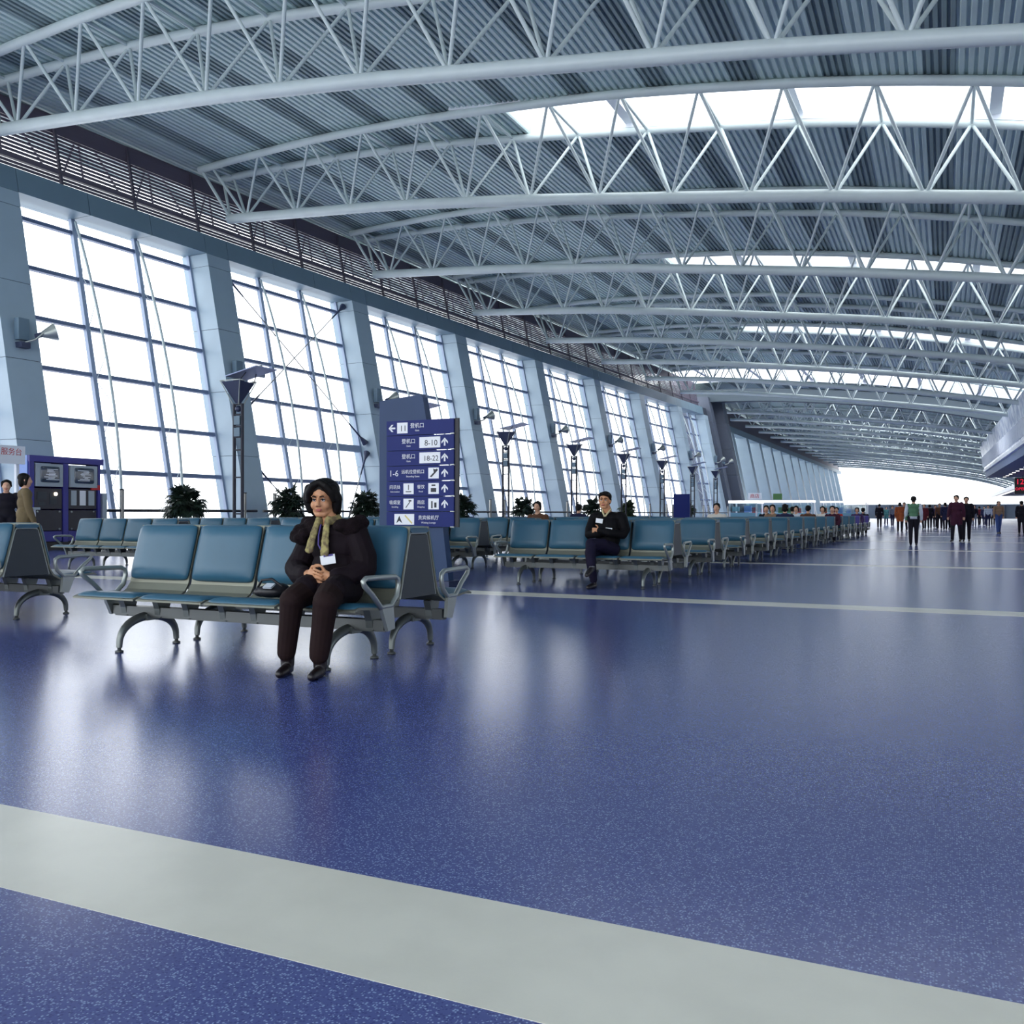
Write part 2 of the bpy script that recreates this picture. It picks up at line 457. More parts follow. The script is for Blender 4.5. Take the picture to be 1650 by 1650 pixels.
# ------------------------------------------------------------------ dark double pillar and the far stretch of wall
FX = -23.2
def fwp(y, z, n=0.0): return Vector((FX + WS * (1 - z / WH) + n, y, z))
def fbox(bm, y0, y1, z0, z1, n0, n1, m=1.0):
    return bm.hexa([fwp(y0, z0, n0), fwp(y0, z0, n1), fwp(y1, z0, n1), fwp(y1, z0, n0), fwp(y0, z1, n0), fwp(y0, z1, n1), fwp(y1, z1, n1), fwp(y1, z1, n0)])
pil = tag(empty('wall_left_pillar'), kind='structure')
for (ya, yb, n0, n1) in ((91.6, 93.0, -1.5, 2.2), (94.4, 96.0, -1.5, 2.9)):
    for z0, z1 in ((0, 2.3), (2.32, 4.9), (4.92, 7.5), (7.52, 10.1), (10.12, 12.6)):
        b = MB(); fbox(b, ya, yb, z0, z1, n0, n1); b.build('cladding_panel', 'pillar_dark', pil)
b = MB(); fbox(b, 93.0, 94.4, 0, 12.4, -1.5, 0.9); b.build('pillar_web', 'cladding', pil)
wfar = tag(empty('wall_left_far'), kind='structure')
FAR_Y = [104.0 + 9.0 * k for k in range(15)]
for k, y in enumerate(FAR_Y):
    b = MB(); fbox(b, y - 1.5, y, 0, 10.72, -2.4, 0); b.build('column', 'cladding', wfar)
b = MB(); fbox(b, 96, 240, 10.68, 11.45, -1.2, 0); b.build('beam', 'beam_cladding', wfar)
b = MB(); fbox(b, 96, 240, 11.45, 13.7, -.5, -.3); b.build('louvre_screen', 'louvre', wfar)
for k in range(len(FAR_Y)):
    y0 = FAR_Y[k]; y1 = y0 + 7.9
    if k == 0: y0 = 96.0 + 8.0
    w = tag(empty('window_%d' % (20 + k)), kind='structure')
    for z in TRANS_Z: frame_bar('transom', fwp(y0, z, (GLN - 1.1)), fwp(y1, z, (GLN - 1.1)), 0.12, 0.13, LEAN, 'transom', w)
    for j in range(1, 3):
        y = y0 + (y1 - y0) * j / 3
        frame_bar('mullion', fwp(y, 0, (GLN - 1.1)), fwp(y, 10.7, (GLN - 1.1)), 0.15, 0.15, (0, 1, 0), 'mullion', w)
        rod('mullion_truss_tube', fwp(y, 0.3, (GLN - 1.1) + .5), fwp(y, 10.4, (GLN - 1.1) + .5), 0.06, 'white_steel', w, 6)
    b = MB(); fbox(b, y0, y1, 0.05, 10.7, (GLN - 1.1) - .05, (GLN - 1.1) - .03); b.build('pane', 'glass', w)

# ------------------------------------------------------------------ roof: deck strips, skylights, trusses
def interp(tab, x):
    return float(np.interp(x, [t[0] for t in tab], [t[1] for t in tab]))
_ZT = [(-29, 13.55), (-27, 13.68), (-24, 13.84), (-20, 13.9), (-16, 13.76), (-13.5, 13.56), (-8.6, 13.1), (-6, 12.78), (-3.4, 12.42), (-1.2, 12.04), (1, 11.6), (5, 10.72), (9, 9.65), (14, 7.9), (20, 5.4)]
_ZB = [(-29, 12.3), (-27, 12.16), (-25, 12.05), (-17, 11.5), (-12, 10.97), (-9, 10.58), (-3.3, 9.84), (1.8, 9.06), (6, 8.3), (10, 7.2), (14, 5.6), (20, 3.0)]
def smooth_tab(tab):
    xs = np.arange(-29, 20.01, 0.25); ys = np.interp(xs, [t[0] for t in tab], [t[1] for t in tab])
    k = np.hanning(17); k /= k.sum()
    yp = np.concatenate([ys[0] + (ys[1] - ys[0]) * np.arange(-8, 0), ys, ys[-1] + (ys[-1] - ys[-2]) * np.arange(1, 9)])
    return list(zip(xs, np.convolve(yp, k, 'valid')))
ZT, ZB = smooth_tab(_ZT), smooth_tab(_ZB)
zt = lambda x: interp(ZT, x)
zb = lambda x: interp(ZB, x)
def hw(x): return float(np.interp(x, [-26, -9, 3, 20], [0.5, 1.4, 1.4, 1.4]))
def wall_x(y): # inner face of the wall near the roof
    if y < 93: return WT0.x + (y - WT0.y) * math.tan(WA) - 0.35
    return FX - 0.35
TRUSS_Y = [18.0 + 9.0 * k for k in range(8)]           # near hall
FAR_TRUSS_Y = [99.0 + 9.0 * k for k in range(15)]      # beyond the dark pillar
SKY_Y = {27.0: -14.0, 45.0: -14.0, 63.0: -14.0, 81.0: -14.0}
FULL_SKY = (83.2, 91.6)

ceiling = tag(empty('ceiling'), kind='structure')
def deck_strip(x0, x1, y0, y1, m, dz):
    # trapezoidal ribs running along the hall
    n = max(2, round((x1 - x0) / 0.2)); p = (x1 - x0) / n
    prof = []
    for k in range(n):
        a = x0 + k * p
        for t, h in ((0.0, 0.055), (0.32, 0.055), (0.42, 0.0), (0.9, 0.0)): prof.append((a + t * p, zt(a + t * p) + 0.135 + dz + h))
    prof.append((x1, zt(x1) + 0.135 + dz + 0.055))
    b = MB(); m_ = len(prof)
    vs = [(x, y0, z) for x, z in prof] + [(x, y1, z) for x, z in prof] + [(x0, y0, zt(x0) + .42), (x1, y0, zt(x1) + .42), (x0, y1, zt(x0) + .42), (x1, y1, zt(x1) + .42)]
    fs = [(i, m_ + i, m_ + i + 1, i + 1) for i in range(m_ - 1)] + [(2 * m_, 2 * m_ + 1, 2 * m_ + 3, 2 * m_ + 2), (0, 2 * m_, 2 * m_ + 2, m_), (m_ - 1, 2 * m_ - 1, 2 * m_ + 3, 2 * m_ + 1)]
    fs += [tuple(list(range(m_)) + [2 * m_ + 1, 2 * m_])]
    fs += [tuple(list(range(2 * m_ - 1, m_ - 1, -1)) + [2 * m_ + 2, 2 * m_ + 3])]
    b.add(vs, fs)
    b.build('deck_panel', m, ceiling)
SKY_X0 = -14.0
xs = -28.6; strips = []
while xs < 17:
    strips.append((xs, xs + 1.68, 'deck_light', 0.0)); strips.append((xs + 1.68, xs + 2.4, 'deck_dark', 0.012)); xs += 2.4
sky_edges = sorted(SKY_Y)
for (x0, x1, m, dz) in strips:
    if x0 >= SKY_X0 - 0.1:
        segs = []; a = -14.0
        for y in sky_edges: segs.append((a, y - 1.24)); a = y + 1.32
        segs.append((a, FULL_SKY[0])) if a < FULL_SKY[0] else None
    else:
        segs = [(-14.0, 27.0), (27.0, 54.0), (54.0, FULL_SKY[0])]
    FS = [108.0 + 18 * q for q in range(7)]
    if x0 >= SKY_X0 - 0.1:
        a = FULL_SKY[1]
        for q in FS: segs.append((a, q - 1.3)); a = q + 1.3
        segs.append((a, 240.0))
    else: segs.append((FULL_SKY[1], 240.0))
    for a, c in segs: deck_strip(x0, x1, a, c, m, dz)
# skylight panes
sk = 40
def skylight(y0, y1, x0, x1, idx):
    w = tag(empty('window_%d' % idx), kind='structure')
    n = round((x1 - x0) / 4.8)
    for k in range(n):
        a = x0 + (x1 - x0) * k / n; c = x0 + (x1 - x0) * (k + 1) / n
        b = MB(); z0, z1 = zt(a) + .34, zt(c) + .34
        b.hexa([(a + .03, y0, z0), (c - .03, y0, z1), (c - .03, y1, z1), (a + .03, y1, z0), (a + .03, y0, z0 + .02), (c - .03, y0, z1 + .02), (c - .03, y1, z1 + .02), (a + .03, y1, z0 + .02)])
        b.build('pane', 'glass', w)
        for ye in (y0 - .02, y1 + .02):
            b = MB(); za, zc = zt(a), zt(c)
            b.hexa([(a, ye - .03, za + .10), (c, ye - .03, zc + .10), (c, ye + .03, zc + .10), (a, ye + .03, za + .10), (a, ye - .03, za + .5), (c, ye - .03, zc + .5), (c, ye + .03, zc + .5), (a, ye + .03, za + .5)])
            b.build('upstand', 'white_panel', w)
        frame_bar('glazing_bar', (a, y0, zt(a) + .3), (a, y1, zt(a) + .3), 0.3, 0.12, (0, 0, 1), 'white_panel', w)
for y in sky_edges: skylight(y - 1.23, y + 1.30, strips[12][0] - .02, 16.6, sk); sk += 1
skylight(FULL_SKY[0], FULL_SKY[1], -25.5, 16.6, sk); sk += 1
for q in FS: skylight(q - 1.3, q + 1.3, strips[12][0], 16.6, sk); sk += 1

def truss(y, name, label, x_end, parts=True, group=None):
    t = tag(empty(name, (0, y, 0)), label, 'truss', group)
    x0 = wall_x(y) + 0.55
    n = round((x_end - x0 - 0.6) / 2.25); step = (x_end - x0 - 0.6) / n
    tops = [x0 + 0.1 + step * k for k in range(n + 1)]
    bots = [x0 + 0.1 + step * (k + .5) for k in range(n)]
    nseg = 40
    lin = lambda a, c: [a + (c - a) * k / nseg for k in range(nseg + 1)]
    if parts:
        b = MB(); b.tube([(x, 0, zb(x)) for x in lin(x0 + .4, x_end)], 0.175, 14); b.build('bottom_chord', 'white_steel', t)
        for s in (-1, 1):
            b = MB(); b.tube([(x, s * hw(x), zt(x)) for x in lin(x0 - .5, x_end)], 0.13, 12); b.build('top_chord', 'white_steel', t)
        for x in tops:
            rod('cross_strut', (x, -hw(x), zt(x)), (x, hw(x), zt(x)), 0.05, 'white_steel', t)
        for k, xb in enumerate(bots):
            for xt in (tops[k], tops[k + 1]):
                for s in (-1, 1): rod('web_member', (xb, 0, zb(xb)), (xt, s * hw(xt), zt(xt)), 0.048, 'white_steel', t)
        rod('web_member', (x0 + .5, 0, zb(x0 + .5)), (x0 - .4, -hw(x0), zt(x0 - .4)), 0.055, 'white_steel', t)
        rod('web_member', (x0 + .5, 0, zb(x0 + .5)), (x0 - .4, hw(x0), zt(x0 - .4)), 0.055, 'white_steel', t)
    else:
        b = MB(); b.tube([(x, 0, zb(x)) for x in lin(x0 + .4, x_end)], 0.175, 8); b.build('bottom_chord', 'white_steel', t)
        b = MB()
        for s in (-1, 1): b.tube([(x, s * hw(x), zt(x)) for x in lin(x0 - .5, x_end)], 0.13, 8)
        for k, xb in enumerate(bots):
            for xt in (tops[k], tops[k + 1]):
                for s in (-1, 1): b.tube([(xb, 0, zb(xb)), (xt, s * hw(xt), zt(xt))], 0.05, 5, caps=False)
        o = b.build('web_lattice', 'white_steel', t); o['kind'] = 'stuff'
for k, y in enumerate(TRUSS_Y):
    lab = ['large white tubular roof truss nearest the camera, crossing the top of the picture',
           'white tubular roof truss under the widest skylight, next behind the nearest one'][k] if k < 2 else \
          'white tubular roof truss, %s from the camera, in the hall before the dark pillar' % ORD[k]
    truss(y, 'roof_truss', lab, 8.0, True, 'arched roof trusses')
for k, y in enumerate(FAR_TRUSS_Y):
    truss(y, 'roof_truss', 'distant white roof truss beyond the dark pillar, %s one past it' % ORD[k], 14.0, False, 'arched roof trusses')
# fascia beam where the roof steps at the dark pillar
b = MB()
xsb = [-24.5 + 1.5 * k for k in range(27)]
for a, c in zip(xsb[:-1], xsb[1:]):
    b.hexa([(a, 92.3, zt(a) - 1.75), (c, 92.3, zt(c) - 1.75), (c, 93.4, zt(c) - 1.75), (a, 93.4, zt(a) - 1.75), (a, 92.3, zt(a) - .55), (c, 92.3, zt(c) - .55), (c, 93.4, zt(c) - .55), (a, 93.4, zt(a) - .55)])
tag(b.build('trim_1', 'trim_grey'), kind='structure')

# ------------------------------------------------------------------ right side bulkhead, soffit, far end
bulk = tag(empty('wall_right'), kind='structure')
def bx_(y): return 4.47 - 0.019 * (y - 67.8)
def bulk_box(name, m, y0, y1, q):      # q: cross-section as four (dx, z)
    b = MB(); b.hexa([(bx_(y0) + q[0][0], y0, q[0][1]), (bx_(y0) + q[1][0], y0, q[1][1]), (bx_(y1) + q[1][0], y1, q[1][1]), (bx_(y1) + q[0][0], y1, q[0][1]),
                      (bx_(y0) + q[3][0], y0, q[3][1]), (bx_(y0) + q[2][0], y0, q[2][1]), (bx_(y1) + q[2][0], y1, q[2][1]), (bx_(y1) + q[3][0], y1, q[3][1])])
    return b.build(name, m, bulk)
y = 24.5; k = 0
while y < 120:
    y1 = y + 3.0
    bulk_box('bulkhead_panel', 'bulkhead', y + .03, y1 - .03, [(.50, 6.1), (.66, 6.1), (.16, 8.9), (0, 8.9)])
    for j in range(3):
        ya = y + .25 + j
        b = MB(); b.hexa([(bx_(ya) + .30, ya, 6.35), (bx_(ya) + .5, ya, 6.35), (bx_(ya) + .5, ya + .3, 6.35), (bx_(ya) + .30, ya + .22, 6.35),
                          (bx_(ya) + .16, ya + .3, 7.45), (bx_(ya) + .26, ya + .3, 7.45), (bx_(ya) + .26, ya + .5, 7.45), (bx_(ya) + .16, ya + .42, 7.45)])
        b.build('bulkhead_fin', 'white_panel', bulk)
    y = y1
bulk_box('fascia', 'white_panel', 24.5, 120.5, [(.40, 5.82), (.85, 5.82), (.85, 6.1), (.40, 6.1)])
bulk_box('fascia_lower', 'soffit_blue', 24.5, 120.5, [(.62, 5.35), (.95, 5.35), (.95, 5.82), (.62, 5.82)])
bulk_box('soffit', 'soffit_blue', 24.5, 120.5, [(.62, 5.15), (13.5, 5.15), (13.5, 5.35), (.62, 5.35)])
for j in range(24):
    for x in (2.4, 5.6):
        yy = 26 + j * 4
        b = MB(); b.lathe([(0.16, 0), (0.16, 0.04)], 12, (bx_(yy) + x, yy, 5.12)); b.build('downlight', 'downlight', bulk)
b = MB(); b.box((18.3, 178, 3.3), (0.3, 120, 6.6)); b.build('side_wall', 'wall_far', bulk)
b = MB(); b.box((18.3, 52, 1.8), (0.3, 132, 3.6)); b.build('side_wall', 'wall_far', bulk)  # low unseen wall, added to cut fill light entering from the right
for j in range(11):
    b = MB(); b.box((17.9, 123 + j * 10.4, 3.4), (0.6, 10.2, 0.55)); b.build('shop_fascia', 'strip_light', bulk)
b = MB(); b.box((12.9, 158, 4.45), (10.4, 74, 0.3)); b.build('far_soffit', 'soffit_blue', bulk)
b = MB(); b.box((7.65, 158, 4.35), (0.15, 74, 0.55)); b.build('far_fascia', 'white_panel', bulk)
b = MB(); b.box((8.6, 158, 4.27), (0.5, 73, 0.06)); b.build('light_strip', 'strip_light', bulk)
# end of the hall
endw = tag(empty('wall_end'), kind='structure')
b = MB(); b.box((-3, 236, 1.6), (60, 0.5, 3.2)); b.build('end_band', 'wall_far', endw)
for k in range(14):
    b = MB(); b.box((-24 + k * 3.0, 235.6, 1.5), (0.25, 0.3, 3.0)); b.build('end_post', 'pillar_dark', endw)
w = tag(empty('window_70'), kind='structure')
for k in range(7):
    b = MB(); b.box((-22 + k * 6, 236.2, 8.6), (5.9, 0.03, 10.8)); b.build('pane', 'glass', w)

# ------------------------------------------------------------------ back-to-back waiting benches
def soft_pad(bm, w, h, t, f, n=10, corner=0.30):
    """cushion: (u,v) in [-1,1], f(x, y, height) -> 3D; rounded corners and rolled edges"""
    idx = {}; vs = []; fs = []
    def shape(u, v):
        m = max(abs(u), abs(v))
        if m < 1e-9: return 0.0, 0.0
        a, c = u, v
        l4 = (abs(u / m) ** 11 + abs(v / m) ** 11) ** (1 / 11)
        return u / l4 ** 0.9, v / l4 ** 0.9
    g = [-1, -.95, -.82, -.5, -.17, .17, .5, .82, .95, 1]
    for j, v in enumerate(g):
        for i, u in enumerate(g):
            x, y = shape(u, v); m = max(abs(u), abs(v))
            z = t * (1 - max(0, (m - .8) / .2) ** 2.5 * 0.75)
            idx[i, j] = len(vs); vs.append(f(x * w / 2, y * h / 2, z))
    N = len(g)
    for j in range(N - 1):
        for i in range(N - 1): fs.append((idx[i, j], idx[i + 1, j], idx[i + 1, j + 1], idx[i, j + 1]))
    ring = [(i, 0) for i in range(N)] + [(N - 1, j) for j in range(1, N)] + [(i, N - 1) for i in range(N - 2, -1, -1)] + [(0, j) for j in range(N - 2, 0, -1)]
    base = len(vs)
    for (i, j) in ring:
        x, y = shape(g[i], g[j]); vs.append(f(x * w / 2, y * h / 2, 0.0))
    R = len(ring)
    for k in range(R):
        a, c = ring[k], ring[(k + 1) % R]
        fs.append((idx[c], idx[a], base + k, base + (k + 1) % R))
    fs.append(tuple(base + k for k in range(R - 1, -1, -1)))
    bm.add(vs, fs, True)

PITCH, BL = 0.62, 2.48
BACK0, BACK1 = Vector((0, -0.250, 0.475)), Vector((0, -0.130, 0.905))   # back line in the y-z plane (front side)
def make_bench(vinyl, tagname):
    root = empty('waiting_bench')
    for s in (1, -1):                       # s=1: seats facing -y, s=-1: seats facing +y
        def Y(p): return Vector((p[0], p[1] * s, p[2]))
        for k in range(4):
            cx = -BL / 2 + PITCH * (k + .5)
            # shell: one bent sheet per seat
            prof = [(-.118, .90), (-.125, .912), (-.250, .475), (-.285, .425), (-.36, .384), (-.73, .418), (-.775, .402), (-.775, .390), (-.725, .403), (-.36, .368), (-.275, .412), (-.237, .47)]
            key = ('shell', s)
            if key not in CACHE:
                b = MB(); b.prism(prof, -.296, .296, lambda u, v, w: Y((w, u, v))); CACHE[key] = b.mesh('seat_shell', 'shell_metal')
            link('seat_shell', CACHE[key], root, Matrix.Translation((cx, 0, 0)))
            key = ('back', s, vinyl)
            if key not in CACHE:
                d = (BACK1 - BACK0).normalized(); nrm = Vector((0, -d.z, d.y)); c = BACK0.lerp(BACK1, .535)
                b = MB(); soft_pad(b, .585, .432, .042, lambda x, y, z: Y(Vector((x, 0, 0)) + c + d * y + nrm * (z + .004 + .02 * (1 - (x / .28) ** 2) * (z > .03))))
                CACHE[key] = b.mesh('back_cushion', vinyl)
            link('backrest_cushion', CACHE[key], root, Matrix.Translation((cx, 0, 0)))
            key = ('seat', s, vinyl)
            if key not in CACHE:
                b = MB()
                soft_pad(b, .59, .41, .026, lambda x, y, z: Y(Vector((x, -.56 + y * .98, .402 + z - .092 * y - .016 * max(0, (-y - .1) / .1) ** 2))))
                CACHE[key] = b.mesh('seat_cushion', vinyl)
            link('seat_cushion', CACHE[key], root, Matrix.Translation((cx, 0, 0)))
            key = ('bracket', s)
            if key not in CACHE:
                b = MB()
                b.prism([(-.47, .39), (-.31, .37), (-.335, .30), (-.345, .235), (-.425, .235), (-.435, .30)], -.026, .026, lambda u, v, w: Y((w, u, v)))
                CACHE[key] = b.mesh('seat_bracket', 'leg_metal')
            for xx in (-.17, .17): link('seat_bracket', CACHE[key], root, Matrix.Translation((cx + xx, 0, 0)))
        # carrying beam
        key = ('beam', s)
        if key not in CACHE:
            b = MB(); b.box((0, -.385 * s, .275), (BL - .06, .085, .065)); b.box((0, -.385 * s, .24), (BL - .06, .05, .02)); CACHE[key] = b.mesh('beam', 'beam_dark')
        link('beam', CACHE[key], root)
        # arched legs
        for x in (-.89, .93):
            key = ('leg', s)
            if key not in CACHE:
                b = MB(); pts = []; rs = []
                for t in range(17):
                    a = math.pi * t / 16
                    y = -.385 - .275 * math.cos(a); z = .035 + .205 * math.sin(a) ** .75
                    pts.append(Y((0, y, z))); rs.append(.021 + .013 * math.sin(a))
                b.tube(pts, rs, 10)
                b.box((0, -.385 * s, .232), (.09, .12, .045))
                CACHE[key] = b.mesh('leg', 'leg_metal')
                b = MB()
                b.lathe([(.030, 0), (.030, .012), (.014, .018), (.014, .04)], 12, (0, 0, 0))
                CACHE['foot', s] = b.mesh('foot_pads', 'beam_dark')
            lg = link('leg', CACHE[key], root, Matrix.Translation((x, 0, 0)))
            for yy in (-.66, -.11): link('foot_pad', CACHE['foot', s], lg, Matrix.Translation((0, yy * s, 0)))
        # armrest loops at both ends
        for e in (-1, 1):
            key = ('arm', s)
            if key not in CACHE:
                b = MB()
                loop = [(-.50, .40), (-.60, .49), (-.685, .55), (-.70, .578), (-.67, .595), (-.50, .592), (-.33, .588), (-.295, .57), (-.288, .53), (-.31, .46), (-.38, .40)]
                b.tube([Y((0, u, v)) for u, v in loop], .018, 8, closed=True)
                b.prism([(-.51, .41), (-.37, .41), (-.35, .25), (-.43, .24)], -.014, .014, lambda u, v, w: Y((w, u, v)))
                CACHE[key] = b.mesh('armrest', 'alu')
            link('armrest', CACHE[key], root, Matrix.Translation((e * (BL / 2 - .005), 0, 0)))
    for e in (-1, 1):
        if 'side' not in CACHE:
            b = MB(); b.prism([(-.112, .855), (.112, .855), (.228, .43), (-.228, .43)], -.012, .012, lambda u, v, w: (w, u, v)); CACHE['side'] = b.mesh('side_panel', 'side_panel')
            b = MB(); b.tube([(0, -.236, .43), (0, -.118, .845), (0, -.10, .868), (0, .10, .868), (0, .118, .845), (0, .236, .43)], .012, 8); CACHE['sidetrim'] = b.mesh('side_trim', 'alu')
        sp = link('side_panel', CACHE['side'], root, Matrix.Translation((e * (BL / 2 - .03), 0, 0)))
        link('side_trim', CACHE['sidetrim'], sp)
    if 'ridge' not in CACHE:
        b = MB(); b.prism([(-.125, .885), (-.09, .905), (.09, .905), (.125, .885), (.10, .87), (-.10, .87)], -BL / 2 + .01, BL / 2 - .01, lambda u, v, w: (w, u, v)); CACHE['ridge'] = b.mesh('top_ridge', 'vinyl')
    link('top_ridge', CACHE['ridge'], root)
    return root
bench_teal = make_bench('vinyl', 't')
bench_purple = make_bench('vinyl_purple', 'p')
used = {'t': False, 'p': False}
def place_bench(x, y, label, group, purple=False):
    k = 'p' if purple else 't'; src = bench_purple if purple else bench_teal
    o = copy_tree(src) if used[k] else src
    used[k] = True
    o.location = (x, y, 0); tag(o, label, 'bench', group)
    return o
CX1, CX2, CX3 = -4.59, -8.84, -13.6
place_bench(CX1 + .07, 5.55, 'double teal waiting bench in the foreground, carrying the woman in the dark coat', 'waiting benches')
place_bench(CX2 - .08, 5.9, 'teal bench cut by the picture edge, in line with the foreground bench', 'waiting benches')
ROWS = [12.62 + 2.5 * k for k in range(15)]
for k, y in enumerate(ROWS):
    if k == 0: lab = 'double teal waiting bench carrying the man with crossed arms'
    elif k >= 12: lab = 'purple-covered waiting bench far down the aisle, %s of the purple ones' % ORD[k - 12]
    else: lab = 'aisle-side teal waiting bench, %s row behind the seated man' % ORD[k - 1]
    place_bench(CX1, y, lab, 'waiting benches', k >= 12)
for k in range(7):
    place_bench(CX2, ROWS[k], 'teal waiting bench of the middle file behind the blue sign, %s row' % ORD[k], 'waiting benches')
for k in range(5):
    place_bench(CX3, ROWS[k], 'teal waiting bench of the file nearest the windows, %s row from the camera' % ORD[k], 'waiting benches')

# ------------------------------------------------------------------ wayfinding pylon
def text_mesh(body, size, m, name='lettering'):
    cu = bpy.data.curves.new(name, 'FONT'); cu.body = body; cu.size = size; cu.extrude = 0.0008; cu.align_x = 'CENTER'; cu.align_y = 'CENTER'
    cu.resolution_u = 2
    tmp = bpy.data.objects.new('tmp', cu); COL.objects.link(tmp)
    dg = bpy.context.evaluated_depsgraph_get(); dg.update()
    me = bpy.data.meshes.new_from_object(tmp.evaluated_get(dg))
    bpy.data.objects.remove(tmp); bpy.data.curves.remove(cu)
    me.materials.clear(); me.materials.append(MATS[m]); me.name = name
    return me
SX0, SX1, SY = -7.30, -6.17, 11.2
pyl = tag(empty('wayfinding_pylon', ((SX0 + SX1) / 2, SY, 0)), 'tall blue pylon sign with gate numbers, icons and arrows between the benches', 'sign')
W2 = (SX1 - SX0) / 2
b = MB(); b.prism([(-W2, 0), (W2, 0), (W2 - .11, .9), (W2 - .42, 2.62), (W2 - .47, 2.66), (-W2, 2.60)], -.01, .13, lambda u, v, w: (u, w, v))
b.build('pylon_slab', 'pylon_blue', pyl)
ROWZ = [2.305 - .2125 * k for k in range(8)]
bx0, bx1 = -W2 + .155, W2 + .10
rows_txt = [
    # (kind, x, text/size...)
]
def put(me, x, z, parent, y=-.0685):
    M = Matrix.Translation((x, y, z)) @ Matrix.Rotation(math.pi / 2, 4, 'X')
    return link('lettering', me, parent, M)
def plate(parent, x, z, w, h=.15, m='print_white', name='icon_plate', y=-.066):
    b = MB(); b.box((x, y, z), (w, .004, h)); return b.build(name, m, parent)
def arrow(parent, x, z, ang):
    b = MB(); c, s = math.cos(ang), math.sin(ang)
    R = lambda u, v: (x + c * u - s * v, z + s * u + c * v)
    for poly in ([(-.012, -.055), (.012, -.055), (.012, .03), (-.012, .03)], [(0, .055), (-.05, .005), (-.05, -.025), (0, .025), (.05, -.025), (.05, .005)]):
        b.prism([R(*p) for p in poly], -.0695, -.066, lambda u, v, w: (u, w, v))
    return b.build('arrow', 'print_white', parent)
for k in range(7):
    z1, z0 = ROWZ[k], ROWZ[k + 1]; zc = (z0 + z1) / 2
    b = MB(); b.box(((bx0 + bx1) / 2, -.045, zc), (bx1 - bx0, .04, .2035))
    bd = b.build('sign_board', 'board_blue', pyl)
    for e in (z0 + .004,):
        b = MB(); b.box((bx1 - .02, -.05, e), (.06, .06, .012)); b.build('clip', 'alu', bd)
    xm = (bx0 + bx1) / 2
    if k == 0:
        arrow(bd, bx0 + .09, zc, math.pi / 2); plate(bd, bx0 + .26, zc, .17)
        put(text_mesh('11', .115, 'print_black'), bx0 + .275, zc - .01, bd)
        put(text_mesh('登机口', .075, 'print_white'), bx0 + .50, zc + .022, bd); put(text_mesh('Gate', .035, 'print_white'), bx0 + .50, zc - .042, bd)
    elif k in (1, 2):
        put(text_mesh('登机口', .075, 'print_white'), bx0 + .36, zc + .02, bd); put(text_mesh('Gate', .035, 'print_white'), bx0 + .36, zc - .042, bd)
        plate(bd, bx0 + .70, zc, .33); put(text_mesh('8-10' if k == 1 else '18-22', .115 if k == 1 else .105, 'print_black'), bx0 + .72, zc - .012, bd)
        arrow(bd, bx1 - .14, zc, 0)
    elif k == 3:
        put(text_mesh('1-6', .12, 'print_white'), bx0 + .12, zc, bd); put(text_mesh('远机位登机口', .062, 'print_white'), bx0 + .43, zc + .02, bd)
        put(text_mesh('Boarding Gates', .034, 'print_white'), bx0 + .43, zc - .042, bd)
        plate(bd, bx0 + .76, zc, .165)
        b = MB(); R = Matrix.Rotation(-.75, 3, 'Y')
        b.prism([(bx0 + .70, zc - .05), (bx0 + .73, zc - .055), (bx0 + .83, zc + .04), (bx0 + .815, zc + .06), (bx0 + .79, zc + .05), (bx0 + .755, zc + .06), (bx0 + .765, zc + .01)], -.0695, -.068, lambda u, v, w: (u, w, v))
        b.build('icon_mark', 'print_black', bd)
        arrow(bd, bx1 - .14, zc, 0)
    elif k in (4, 5):
        a, c = (('问讯处', '餐饮') if k == 4 else ('吸烟室', '商店'))
        e1, e2 = (('Information', 'Food') if k == 4 else ('Smoking', 'Shopping'))
        put(text_mesh(a, .062, 'print_white'), bx0 + .14, zc + .02, bd); put(text_mesh(e1, .032, 'print_white'), bx0 + .14, zc - .04, bd)
        plate(bd, bx0 + .36, zc, .165)
        put(text_mesh(c, .062, 'print_white'), bx0 + .56, zc + .02, bd); put(text_mesh(e2, .032, 'print_white'), bx0 + .56, zc - .04, bd)
        plate(bd, bx0 + .76, zc, .165)
        def mark(x, dz, w_, h_, R=None):
            b = MB(); b.box((bx0 + x, -.0685, zc + dz), (w_, .002, h_), R); b.build('icon_mark', 'print_black', bd)
        if k == 4:
            mark(.76, -.02, .085, .055); mark(.76, .045, .06, .02); mark(.36, -.04, .09, .012); mark(.36, .02, .012, .07)
        else:
            mark(.735, -.01, .022, .1); mark(.79, -.015, .035, .07); mark(.35, -.01, .012, .11, Matrix.Rotation(.7, 3, 'Y')); mark(.385, .045, .045, .02)
        arrow(bd, bx1 - .14, zc, 0)
    else:
        plate(bd, bx0 + .29, zc, .32)
        b = MB()
        b.prism([(bx0 + .16, zc - .055), (bx0 + .21, zc + .05), (bx0 + .26, zc - .055), (bx0 + .21, zc - .02)], -.0695, -.068, lambda u, v, w: (u, w, v)); b.build('icon_mark', 'print_black', bd)
        b = MB(); b.box((bx0 + .36, -.0685, zc), (.02, .002, .16), Matrix.Rotation(-.8, 3, 'Y')); b.build('icon_mark', 'print_yellow', bd)
        put(text_mesh('贵宾候机厅', .066, 'print_white'), bx0 + .68, zc + .02, bd); put(text_mesh('Waiting Lounge', .036, 'print_white'), bx0 + .68, zc - .045, bd)
b = MB(); b.box((bx1 + .035, -.03, (ROWZ[0] + ROWZ[-1]) / 2), (.06, .03, ROWZ[0] - ROWZ[-1])); b.build('board_return', 'print_black', pyl)
b = MB(); b.box((0, .06, .04), (2 * W2 + .1, .34, .08)); b.build('base_plate', 'lamp_dark', pyl)

